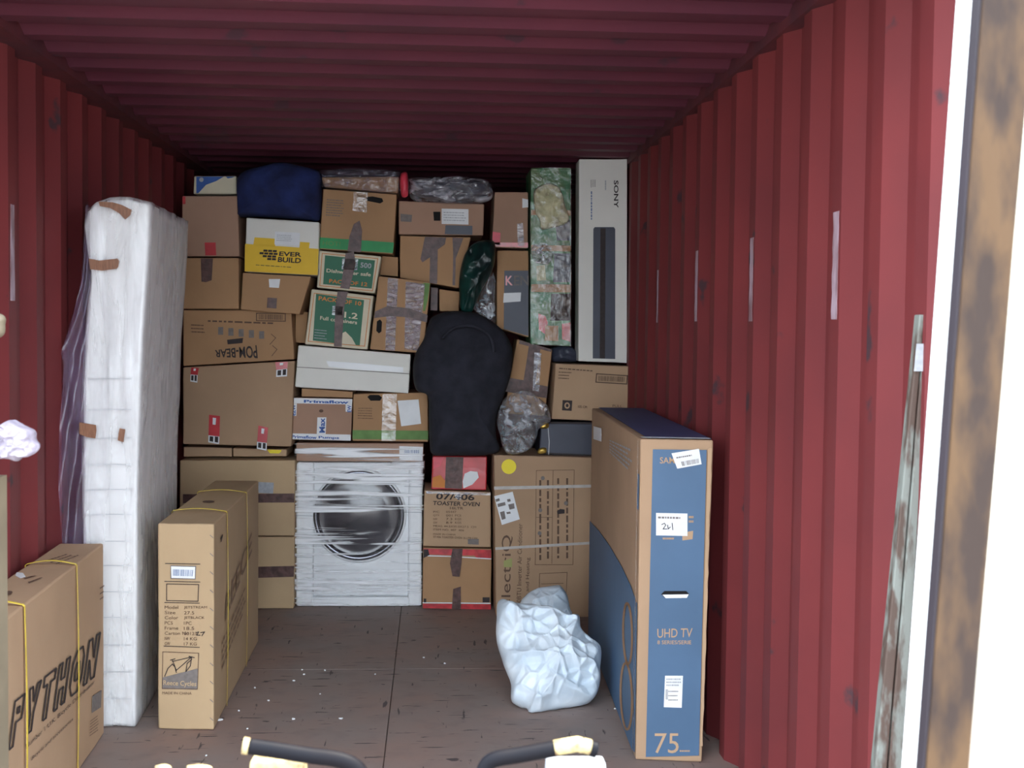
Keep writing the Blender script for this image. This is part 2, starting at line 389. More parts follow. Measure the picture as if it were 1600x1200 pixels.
# floor
def floormat():
    m = bpy.data.materials.new('worn_plywood_floor'); m.use_nodes = True; nt = m.node_tree; N = nt.nodes; L = nt.links
    b = N['Principled BSDF']; b.inputs['Roughness'].default_value = .72
    g = N.new('ShaderNodeNewGeometry')
    def nz(sc, det, st=(1, 1, 1), rot=0):
        mp = N.new('ShaderNodeMapping'); mp.inputs['Scale'].default_value = st; mp.inputs['Rotation'].default_value = (0, 0, rot); L.new(g.outputs['Position'], mp.inputs[0])
        n = N.new('ShaderNodeTexNoise'); n.inputs['Scale'].default_value = sc; n.inputs['Detail'].default_value = det; L.new(mp.outputs[0], n.inputs['Vector']); return n
    def ramp(n, a, ca, b_, cb):
        r = N.new('ShaderNodeValToRGB'); r.color_ramp.elements[0].position = a; r.color_ramp.elements[1].position = b_
        r.color_ramp.elements[0].color = (*ca, 1); r.color_ramp.elements[1].color = (*cb, 1); L.new(n.outputs['Fac'], r.inputs[0]); return r
    a = ramp(nz(2.2, 6), .3, lin((138, 128, 124)), .7, lin((150, 124, 114)))
    d = ramp(nz(9, 8), .50, (0, 0, 0), .8, (.6, .6, .6))
    mx = N.new('ShaderNodeMixRGB'); L.new(d.outputs[0], mx.inputs[0]); L.new(a.outputs[0], mx.inputs[1]); mx.inputs[2].default_value = (*lin((118, 106, 104)), 1)
    prev = mx
    for st, rot, th in (((2, 22, 1), .7, .655), ((18, 2.4, 1), .5, .66), ((3, 20, 1), -.25, .665), ((5, 9, 1), 1.1, .68)):
        s = ramp(nz(2.0, 5, st, rot), th, (0, 0, 0), th+.03, (1, 1, 1))
        mm = N.new('ShaderNodeMixRGB'); L.new(s.outputs[0], mm.inputs[0]); L.new(prev.outputs[0], mm.inputs[1]); mm.inputs[2].default_value = (*lin((78, 68, 68)), 1); prev = mm
    L.new(prev.outputs[0], b.inputs['Base Color'])
    n2 = nz(30, 6); bp = N.new('ShaderNodeBump'); bp.inputs['Strength'].default_value = .12; L.new(n2.outputs['Fac'], bp.inputs['Height']); L.new(bp.outputs[0], b.inputs['Normal'])
    return m
M['floor'] = floormat()
# plywood sheets with real gaps between them (surface pattern of one floor)
xs = [-WL-.04, -.02, W2+.04]; ysp = [Y0, 3.3, 5.36, 7.5, Y1]
vs = []; fs = []
for i in range(2):
    for j in range(4):
        b = len(vs); g = .0022; c = bx(xs[i]+g, xs[i+1]-g, ysp[j]+g, ysp[j+1]-g, -.03, 0)
        vs += c; fs += [tuple(b+k for k in f) for f in BF]
b = len(vs); c = bx(-WL-.04, W2+.04, Y0, Y1, -.06, -.012); vs += c; fs += [tuple(b+k for k in f) for f in BF]
struct(fixn(link('floor', vs, fs, M['floor'])))
# ground outside
M['ground'] = mat('pale_concrete_ground', (132, 126, 120), .9, scale=3, var=.08)
c = bx(-12, 12, -10, 14, -.25, -.151); struct(fixn(link('ground', c, BF, M['ground'])))

# scraped bare strips on the wall ribs and small marks
for k, (px, ya, yb, wd) in enumerate([(1306, 331, 499, .021), (1177, 371, 502, .018), (1089, 392, 502, .018), (1028, 422, 504, .012)]):
    y = PH+3*k*PITCH; pl = (V((W2, 0, 0)), V((-1, 0, 0)))
    za = HP(px, ya, pl).z; zb = HP(px, yb, pl).z
    pts = []
    for i in range(13): pts.append(V((W2, y-wd-.004*math.sin(i*2.1+k)*(.3+(i in (0, 12))), zb+(za-zb)*i/12)))
    for i in range(12, -1, -1): pts.append(V((W2, y+wd+.003*math.sin(i*1.7+k*2), zb+(za-zb)*i/12)))
    struct(prismW('trim_%d' % (5+k), pts, (-1, 0, 0), M['scrape'], None, off=.0, th=.001))
pl = (V((-WL, 0, 0)), V((1, 0, 0)))
p0 = HP(20, 320, pl); p1 = HP(20, 470, pl); yl = 4.083
struct(prismW('trim_9', [V((-WL, yl-.02, p1.z)), V((-WL, yl+.02, p1.z)), V((-WL, yl+.018, p0.z)), V((-WL, yl-.014, p0.z))], (1, 0, 0), M['scrape'], None, off=0, th=.001))

# ================================================================== OPENING: door leaf, posts
# cream sunlit door leaf swung out on the right, with pressed ribs
def leaf():
    a = V((1.235, 2.40, 0)); d = V((.80, -.60, 0)).normalized(); nrm = V((-d.y, d.x, 0))*-1
    if nrm.y > 0: nrm = -nrm
    vs = []; fs = []; prof = []; s = 0
    while s < 1.12: prof += [(s, 0), (s+.09, 0), (s+.12, -.03), (s+.2, -.03)]; s += .23
    for s, dep in prof:
        p = a+d*s+nrm*dep; vs += [p+V((0, 0, -.05)), p+V((0, 0, 2.5))]
    n = len(prof)
    for s, dep in prof:
        p = a+d*s+nrm*(dep-.04); vs += [p+V((0, 0, -.05)), p+V((0, 0, 2.5))]
    for i in range(n-1): fs.append((2*i, 2*i+1, 2*i+3, 2*i+2)); fs.append((2*n+2*i+2, 2*n+2*i+3, 2*n+2*i+1, 2*n+2*i))
    for z in (0, 1): fs += [(2*i+z, 2*i+2+z, 2*n+2*i+2+z, 2*n+2*i+z) for i in range(n-1)]
    fs += [(0, 1, 2*n+1, 2*n), (2*n-2, 2*n-1, 4*n-1, 4*n-2)]
    struct(fixn(link('door_1', vs, fs, M['doorw'])))
leaf()
# brown rusty post close to the camera on the right (front face follows the photo's leaning edges)
def post():
    y = 1.15
    q = [H(1540, -60, y), H(1624, -60, y), H(1511, 1260, y), H(1443, 1260, y)]
    tl, tr, br, bl = q
    dn = (bl-tl)/(tl.z-bl.z); zb = -.15
    BL = bl+dn*(bl.z-zb); dn2 = (br-tr)/(tr.z-br.z); BR = br+dn2*(br.z-zb)
    bkv = V((0, .016, 0))
    t = thing('steel_post', (BL+BR)/2, 'rusty brown steel post close up at the right edge of the view', 'post')
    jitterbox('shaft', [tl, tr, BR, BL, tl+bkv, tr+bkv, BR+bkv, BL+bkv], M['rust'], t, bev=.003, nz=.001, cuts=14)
    w_ = V((-.003, .001, 0)); b2 = V((0, .018, 0))  # thin layer over the left face, painting its shade dark purple
    jitterbox('shaded_side', [tl+w_, tl+V((-.0005, .001, 0)), BL+V((-.0005, .001, 0)), BL+w_, tl+w_+b2, tl+b2, BL+b2, BL+w_+b2], M['shadeside'], t, bev=.0006, nz=.0004, cuts=6)['label'] = 'left side of the post, its shade painted dark purple'
post()
# white door edge slanting past the end of the wall
def door_edge():
    y = 2.02
    q = [H(1500, -80, y), H(1556, -80, y), H(1436, 1240, y), H(1406, 1240, y)]
    tl, tr, br, bl = q
    BL = bl+(bl-tl)/(tl.z-bl.z)*(bl.z+.15); BR = br+(br-tr)/(tr.z-br.z)*(br.z+.15); bk = V((.02, .05, 0))
    struct(fixn(link('door_2', [tl, tr, BR, BL, tl+bk, tr+bk, BR+bk, BL+bk], BF, M['doorw2'])))
M['doorw2'] = mat('white_door_paint', (250, 250, 250), .5, scale=5, var=.02)
door_edge()
# worn grey bar leaning on the right wall by the door
def bar():
    t = None
    y = 2.52
    tl = H(1437, 492, y); tr = H(1456, 492, y); bl = H(1367, 1200, y); br = H(1410, 1200, y)
    dl = (bl-tl)/(tl.z-bl.z); dr = (br-tr)/(tr.z-br.z)
    BL = bl+dl*(bl.z-.002); BR = br+dr*(br.z-.002)
    t = thing('steel_bar', (BL+BR)/2, 'worn grey painted steel bar with chipped rust standing against the right wall by the door', 'bar')
    bk = V((.0, .03, 0)); mid_t = (tl+tr)/2; mid_b = (BL+BR)/2
    jitterbox('bar', [tl, mid_t-V((.002, 0, 0)), mid_b-V((.004, 0, 0)), BL, tl+bk, mid_t+bk-V((.002, 0, 0)), mid_b+bk-V((.004, 0, 0)), BL+bk], M['worn'], t, bev=.003, nz=.0012, cuts=14)
    jitterbox('bar', [mid_t, tr, BR, mid_b, mid_t+bk, tr+bk, BR+bk, mid_b+bk], M['worn'], t, bev=.003, nz=.0012, cuts=14)
    decal('tape', [(1431, 537), (1453, 537), (1450, 580), (1427, 580)], PY(y), M['inklt'], t, off=.003, th=.002)['label'] = 'white tape round the bar'
bar()
# pale jamb at the very left edge, with clear crumpled bag tied to it
def jamb():
    y = 2.33
    p = H(1, 600, y); x = p.x; z = H(0, 490, y).z
    c = bx(x-.06, x, y-.02, y+.03, -.15, H(0, 745, y).z)
    o = fixn(link('door_jamb', c, BF, M['beige'], loc=V((x-.03, y, -.15)))); tag(o, 'pale beige door jamb just showing at the left edge of the view', 'jamb')
    q = [(-40, 486), (4, 492), (8, 508), (3, 526), (-40, 540)]
    jitter = inflate('cloth_scrap', q, PY(2.36), .02, .02, M['beige'], amp=.006, freq=20, rings=8, segs=40)
    tag(jitter, 'pale beige scrap just showing at the left edge above the crumpled bag', 'scrap')
    q = [(-60, 665), (-5, 690), (-1, 668), (8, 660), (20, 656), (34, 664), (50, 672), (54, 684), (62, 694), (60, 704), (48, 712), (34, 714), (26, 722), (12, 716), (0, 716), (-20, 712), (-60, 740)]
    o = inflate('plastic_bag', q, PY(2.30), .05, .04, M['sackclear'], amp=.022, freq=30, seed=3, rings=30, segs=170, ctr=(8, 690), edge=.6, facet=1)
    tag(o, 'crumpled white clear plastic bag hanging at the left edge of the view', 'plastic bag')
M['sackclear'] = film('milky_plastic', (176, 168, 184), .5, .9, scale=24, th=(.4, .6), rough=.2, spec=.06)
jamb()

# ================================================================== FOREGROUND BOXES
def solid(BLp, BRp, h, vec, mt, name, label, cat='box', bev=.006, seed=0, wide=0):
    """upright carton: front bottom corners in the world, height, vector along its length"""
    f = [BLp+V((0, 0, h)), BRp+V((wide, 0, h)), BRp, BLp]; bk = [p+vec for p in f]
    t = thing(name, (BLp+BRp+bk[2]+bk[3])/4, label, cat)
    jitterbox('carton', f+bk, mt, t, bev, seed=seed, cuts=9)
    e = (BRp-BLp).normalized()
    front = (BLp, V((e.y, -e.x, 0)))
    if front[1].y > 0: front = (BLp, -front[1])
    return t, front, f, bk

# --- television box, right
bl = HZ(993, 1187, .002); br = HZ(1097, 1191, .002)
ht = HP(1003, 686, (bl, V((0, -1, 0)))).z-.002
far = HZ(925, 638, ht); vec = far-(bl+V((0, 0, ht))); vec.z = 0
tv, fr, f, bk = solid(bl, br, ht, vec, M['card'], 'television_box', 'tall blue and brown television carton standing on edge by the right wall', 'box', seed=5, wide=.02)
ev = vec.normalized(); left = (bl, V((-ev.y, ev.x, 0)) if V((-ev.y, ev.x, 0)).x < 0 else V((ev.y, -ev.x, 0)))
topp = (V((0, 0, f[0].z)), V((0, 0, 1)))
decal('printed_panel', [(1020, 702), (1104, 703), (1092, 1180), (1009, 1182)], fr, M['tvblue'], tv)['label'] = 'blue printed end panel'
O = .0058
text('SAM', [(1031, 714), (1054, 714), (1054, 724), (1031, 724)], fr, M['card2'], tv, off=O, bold=.01)
la = decal('label', [(1049, 708), (1092, 701), (1096, 725), (1058, 732)], fr, M['paper'], tv, off=.006)
smallprint([(1056, 713), (1086, 708), (1087, 712), (1057, 717)], 1, fr, M['inkgy'], la, off=.0078)
bars([(1064, 721), (1092, 716), (1093, 723), (1066, 728)], 14, fr, M['inkgy'], la, 2, off=.0078)
la = decal('label', rect(1025, 801, 1074, 836, 1), fr, M['paper'], tv, off=.006)
smallprint([(1028, 805), (1071, 806), (1071, 812), (1028, 811)], 1, fr, M['inkgy'], la, off=.0078)
stroke('handwriting', [[(1034, 819), (1038, 817), (1040, 820), (1036, 826), (1042, 826)], [(1043, 820), (1044, 826), (1047, 823)], [(1050, 817), (1051, 827)]], 1.3, fr, M['ink'], la, off=.0078)
smallprint([(1076, 804), (1084, 804), (1084, 818), (1076, 818)], 2, fr, M['card2'], tv, 5, off=O)
smallprint([(1035, 838), (1054, 838), (1053, 844), (1036, 844)], 1, fr, M['card2'], tv, 6, off=O)
decal('print_mark', [(1066, 832), (1083, 829), (1082, 842), (1066, 844)], fr, M['card2'], tv, off=.0045)
hh = decal('painted_hand_hole', [(1033, 928), (1038, 923), (1072, 923), (1077, 928), (1073, 933), (1039, 934)], fr, M['hole'], tv, off=.0045)
decal('hole_flap', [(1035, 928.5), (1076, 928), (1073, 933.5), (1040, 934)], fr, M['foam'], tv, off=.0062)['label'] = 'white foam edge in the hand hole'
text('UHD TV', [(1027, 982), (1082, 981), (1081, 995), (1027, 996)], fr, M['card2'], tv, off=O, bold=.005)
text('8 SERIES/SERIE', [(1027, 1000), (1080, 1000), (1080, 1006), (1027, 1006)], fr, M['card2'], tv, off=O, bold=.01)
la = decal('label', [(1039, 1055), (1067, 1055), (1065, 1105), (1037, 1104)], fr, M['paper'], tv, off=.006)
smallprint([(1041, 1058), (1065, 1058), (1064, 1072), (1041, 1072)], 3, fr, M['inklt'], la, 3, off=.0078)
bars([(1040, 1076), (1044, 1076), (1044, 1092), (1040, 1092)], 3, fr, M['ink'], la, 3, off=.0078)
smallprint([(1044, 1076), (1061, 1076), (1060, 1096), (1044, 1096)], 3, fr, M['inkgy'], la, 4, h=.25, off=.0078)
text('75', [(1023, 1145), (1061, 1145), (1060, 1176), (1022, 1176)], fr, M['card2'], tv, off=O)
smallprint([(1062, 1170), (1080, 1170), (1080, 1175), (1062, 1175)], 1, fr, M['card2'], tv, 8, off=O)
# ragged torn right-hand edge of the front panel
rg = [(1111, 700)]
L = [(1110-i*.5/10*3.2+random.uniform(-.8, 1.4), 700+i*15) for i in range(32)]
decal('torn_edge', [(1106-i*.40, 700+i*15) for i in range(32)]+[(1111.6-i*.46+random.uniform(-.6, 1.5), 700+i*15) for i in range(31, -1, -1)], fr, M['card2'], tv, off=.0035, th=.002)
# long left side: brown above, navy swoosh below, side print
def LP(u, v): return bl+V((0, 0, ht*v))+vec*u     # u along length from the front, v up
nl = left[1]
prismW('navy_print', [LP(.01, .50), LP(.10, .535), LP(.25, .585), LP(.45, .64), LP(.7, .68), LP(.995, .705), LP(.995, .01), LP(.01, .01)][::-1] if False else
       [LP(.035, .495), LP(.10, .512), LP(.25, .528), LP(.5, .535), LP(.75, .528), LP(.995, .51), LP(.995, .01), LP(.035, .01)], nl, M['tvblue'], tv)['label'] = 'blue swoosh across the side'
prismW('edge_strip', [LP(.004, .78), LP(.02, .78), LP(.02, .89), LP(.004, .89)], nl, M['tvblue'], tv)
prismW('edge_strip', [LP(.004, .02), LP(.02, .02), LP(.02, .49), LP(.004, .49)], nl, M['tvblue'], tv)
stroke('numeral', [[(983+7*math.cos(a), 990+47*math.sin(a)+6*math.cos(a)) for a in [i*math.pi/18 for i in range(37)]],
                   [(981+9*math.cos(a), 1088+51*math.sin(a)+8*math.cos(a)) for a in [i*math.pi/18 for i in range(37)]]], 3.2, left, M['card3'], tv, off=.0058)
decal('label', [(929, 666), (941, 669), (941, 690), (929, 686)], left, M['paper'], tv, off=.004)
smallprint([(954, 686), (989, 700), (989, 742), (954, 708)], 5, left, M['inklt'], tv, 11, h=.4)
# blue top with a brown left rim, clear tape and glossy edge
tA = f[0]; tB = f[1]; tC = bk[1]; tD = bk[0]; e_ = (tB-tA)
prismW('top_print', [tA+e_*.10+vec*.012, tB-e_*.02+vec*.012, tC-e_*.02-vec*.01, tD+e_*.12-vec*.01], (0, 0, 1), M['tvnavy'], tv)['label'] = 'navy blue printed top'
prismW('tape', [tA+e_*.02+vec*.004, tB-e_*.04+vec*.004, tB-e_*.04+vec*.02, tA+e_*.02+vec*.02], (0, 0, 1), M['inklt'], tv, off=.005)
prismW('tape', [LP(.012, .995), LP(.022, .995), LP(.022, .01), LP(.012, .01)], nl, M['tapelt'], tv, off=.005)

# --- bicycle box, centre left
bl = HZ(247, 1139, .002); br = HZ(334, 1141, .002)
ht = H(294, 819, (bl.y+br.y)/2).z
far = HZ(404, 752, ht); vec = far-(br+V((0, 0, ht))); vec.z = 0
bk_, fr, f, bk = solid(bl, br, ht, vec, M['pale'], 'bicycle_box', 'upright bicycle carton with small barcode label and drawing, between mattress and washing machine', 'box', seed=8)
ev = vec.normalized(); nr = V((ev.y, -ev.x, 0)); nr = nr if nr.x > 0 else -nr; right = (br, nr)
la = decal('label', [(267, 883), (307, 884), (306, 905), (267, 904)], fr, M['inkgy'], bk_); la['label'] = 'white barcode label'
la2 = decal('label_face', [(268, 884.5), (305.5, 885.5), (305, 903.5), (268.5, 902.5)], fr, M['paper'], la, off=.0045)
bars([(271, 889), (303, 890), (302, 900), (271, 899)], 20, fr, M['inkbl'], la, 5, off=.0062)
stroke('printed_frame', [[(259, 880), (313, 881)], [(258, 908), (313, 909)], [(261, 912), (311, 913), (310, 939), (261, 938), (261, 912)], [(258, 941), (312, 942)], [(257, 1009), (312, 1011)]], 1.1, fr, M['ink'], bk_)
for i, (a, b_) in enumerate([('Model', 'JETSTREAM'), ('Size', '27.5'), ('Color', 'JETBLACK'), ('PCS', '1PC'), ('Frame', '18.5'), ('Carton No', '00123'), ('NW', '14 KG'), ('GW', '17 KG')]):
    y = 946+i*8.1
    text(a, [(258, y), (258+4.2*len(a), y), (258+4.2*len(a), y+5), (258, y+5)], fr, M['inkbr'], bk_)
    text(b_, [(288, y+.5), (288+4*len(b_), y+.5), (288+4*len(b_), y+5.5), (288, y+5.5)], fr, M['inkbr'], bk_)
stroke('handwriting', [[(307, 988), (311, 987), (308, 992), (313, 992)], [(314, 988), (320, 987), (316, 993)]], 1.2, fr, M['ink'], bk_)
stroke('printed_frame', [[(255, 1018), (311, 1020), (309, 1076), (254, 1075), (255, 1018)]], 1, fr, M['inkbr'], bk_)
decal('printed_panel', [(255, 1058), (310, 1044), (309, 1077), (254, 1076)], fr, M['inkgy'], bk_)['label'] = 'dark slanted logo panel'
text('Reece Cycles', [(256, 1062), (308, 1064), (307, 1074), (256, 1072)], fr, M['pale'], bk_, off=.0058, bold=.015)
stroke('bicycle_drawing', [[(270, 1033), (300, 1026), (276, 1047), (270, 1031)], [(296, 1025), (304, 1027)], [(267, 1031), (274, 1029)], [(258, 1056), (263, 1044), (270, 1037), (274, 1042), (276, 1050)], [(291, 1049), (298, 1040), (300, 1026)], [(291, 1048), (293, 1036), (300, 1030)]], 1.3, fr, M['ink'], bk_)
text('MADE IN CHINA', [(254, 1080), (300, 1081), (300, 1085), (254, 1084)], fr, M['inkbr'], bk_)
# staples on the right-hand edge
for i in range(11):
    y = 836+i*28.5; stroke('staple', [[(329, y), (333.5, y+4)]], 1.1, fr, M['inkgy'], bk_)
def RP(u, v): return br+V((0, 0, ht*v))+vec*u
text('REECE', [(352, 930), (392, 830), (392, 862), (350, 972)], right, M['faint'], bk_, bold=.01)
smallprint([(345, 1000), (385, 905), (385, 945), (345, 1050)], 4, right, M['faint'], bk_, 4, h=.35)
stroke('handwriting', [[(343, 842), (346, 836), (344, 846)]], 1.2, right, M['ink'], bk_)
def strapbox(t, f, bk, vec, u, ht, w_=.012, bow=.01, m_='strap', side='r'):
    """strap looped round a slim carton at fraction u of its length, standing slightly off the faces"""
    L_ = f[3]+vec*u; R_ = f[2]+vec*u; n = vec.normalized(); e = (R_-L_).normalized(); o = .005
    loop = []
    loop += [L_+V((0, 0, ht*i/8))-e*(o) for i in range(0, 9)]
    loop += [L_+(R_-L_)*(i/8)+V((0, 0, ht+o+bow*math.sin(math.pi*i/8))) for i in range(0, 9)]
    loop += [R_+V((0, 0, ht*(1-i/8)))+e*(o+bow*.5*math.sin(math.pi*i/8)) for i in range(0, 9)]
    loop = [p if p.z > .004 else V((p.x, p.y, .004)) for p in loop]
    vs = []; fs = []
    for p in loop: vs += [p-n*w_/2, p+n*w_/2]
    k = len(loop); vs2 = []
    c = (L_+R_)/2+V((0, 0, ht/2))
    for v in vs: vs2.append(v+(c-v).normalized()*.0012)
    fs = [(2*i, 2*i+1, 2*i+3, 2*i+2) for i in range(k-1)]+[(2*k+2*i+2, 2*k+2*i+3, 2*k+2*i+1, 2*k+2*i) for i in range(k-1)]
    fs += [(2*i, 2*i+2, 2*k+2*i+2, 2*k+2*i) for i in range(k-1)]+[(2*i+1, 2*i+3, 2*k+2*i+3, 2*k+2*i+1) for i in range(k-1)]
    return fixn(link('strap', vs+vs2, fs, M[m_], t))
strapbox(bk_, f, bk, vec, .225, ht); strapbox(bk_, f, bk, vec, .66, ht)
prismW('handle_print', [f[0]+(f[1]-f[0])*(.45+.12*math.cos(a))+vec*(.43+.022*math.sin(a)) for a in [i*math.pi/6 for i in range(12)]], (0, 0, 1), M['inkbr'], bk_)

# --- python bicycle box, far left front
brF = HZ(162.5, 1146, .002); h2 = HP(171, 850, (brF, V((0, -1, 0)))).z
nearR = HZ(37, 947, h2); dirv = (V((brF.x, brF.y, 0))-V((nearR.x, nearR.y, 0))); dirv.normalize()
blF = HZ(88, 844, h2); blF.z = .002
wv = blF-brF; wv = V((-.158, .0, 0))
LEN = 1.35
brN = brF-dirv*LEN; blN = brN+wv
# keep it inside the wall
t, fr, f, bk = solid(blN, brN, h2, dirv*LEN, M['card2'], 'bicycle_box', 'bicycle carton with big outlined lettering and yellow straps, nearest at lower left', 'box', seed=12)
print('python box', blN, brN, brF, h2)
nr = V((dirv.y, -dirv.x, 0)); nr = nr if nr.x > 0 else -nr; right = (brF, nr)
# outlined lettering PYTHON sloping up along the side, drawn stroke by stroke
import itertools
# image points along the baseline/topline of the word: P..N
TLw, TRw, BRw, BLw = (18, 1098), (158, 985), (150, 1052), (10, 1172)
GL = {'P': [[(0, 1), (0, 0), (.85, 0), (.85, .5), (.35, .5), (.35, 1), (0, 1)], [(.35, .2), (.55, .2), (.55, .32), (.35, .32), (.35, .2)]],
      'Y': [[(0, 0), (.3, 0), (.5, .35), (.7, 0), (1, 0), (.65, .6), (.65, 1), (.35, 1), (.35, .6), (0, 0)]],
      'T': [[(0, 0), (1.0, 0), (1.0, .22), (.65, .22), (.65, 1), (.35, 1), (.35, .22), (0, .22), (0, 0)]],
      'H': [[(0, 0), (.3, 0), (.3, .38), (.65, .38), (.65, 0), (.95, 0), (.95, 1), (.65, 1), (.65, .6), (.3, .6), (.3, 1), (0, 1), (0, 0)]],
      'O': [[(.25, 0), (.75, 0), (1, .25), (1, .75), (.75, 1), (.25, 1), (0, .75), (0, .25), (.25, 0)], [(.38, .3), (.62, .3), (.7, .5), (.62, .7), (.38, .7), (.3, .5), (.38, .3)]],
      'N': [[(0, 1), (0, 0), (.3, 0), (.65, .5), (.65, 0), (.95, 0), (.95, 1), (.65, 1), (.3, .5), (.3, 1), (0, 1)]]}
lns = []
wq = [TLw, TRw, BRw, BLw]
for i, ch in enumerate('PYTHON'):
    for g in GL[ch]:
        pl_ = []
        for x, y in g: pl_.append(bil(wq, (i+.06+(x+.10*(1-y))*.76)/6, y))
        lns.append(pl_)
stroke('lettering', lns, 1.5, right, M['ink'], t)
lns2 = [[(x+1.0, y+1.2) for x, y in l] for l in lns]
stroke('lettering', lns2, 1.3, right, M['ink'], t, off=.004)
text('Number 1 U.K. Bicycle Distributor', [(38, 1163), (146, 1062), (146, 1069), (38, 1173)], right, M['ink'], t)
text('Bicycle and accessories', [(48, 1182), (112, 1120), (112, 1127), (46, 1191)], right, M['ink'], t)
decal('printed_panel', [(143, 1088), (157, 1078), (156, 1105), (142, 1114)], right, M['inkgy'], t)
smallprint([(139, 1125), (152, 1115), (152, 1142), (138, 1152)], 6, right, M['inkbr'], t, 9, h=.3)
smallprint([(154, 915), (161, 911), (161, 936), (154, 941)], 3, right, M['inkbr'], t, 2, h=.3)
def ufor(px, py):   # fraction along the box where the top right edge meets this image column
    p = HZ(px, py, h2); return (p-brN).dot(dirv)/LEN
strapbox(t, f, bk, dirv*LEN, ufor(127, 884), h2, w_=.013, bow=.012)
strapbox(t, f, bk, dirv*LEN, ufor(34, 948), h2, w_=.013, bow=.012)
e_ = f[1]-f[0]; vv = dirv*LEN
u0 = ufor(140, 872)
prismW('handle_print', [f[0]+e_*(.42+.10*math.cos(a))+vv*(ufor(57, 930)+.026*math.sin(a)) for a in [i*math.pi/6 for i in range(12)]], (0, 0, 1), M['inkbr'], t)
smallprint([(66, 878), (104, 866), (126, 870), (92, 884)], 3, (V((0, 0, h2)), V((0, 0, 1))), M['inkbr'], t, 5, h=.3)
smallprint([(34, 902), (52, 900), (70, 906), (48, 916)], 2, (V((0, 0, h2)), V((0, 0, 1))), M['inkbr'], t, 6, h=.3)
prismW('torn_patch', [HZ(x, y, h2) for x, y in [(26, 896), (36, 897), (40, 903), (32, 905), (24, 901)]], (0, 0, 1), M['paper'], t)

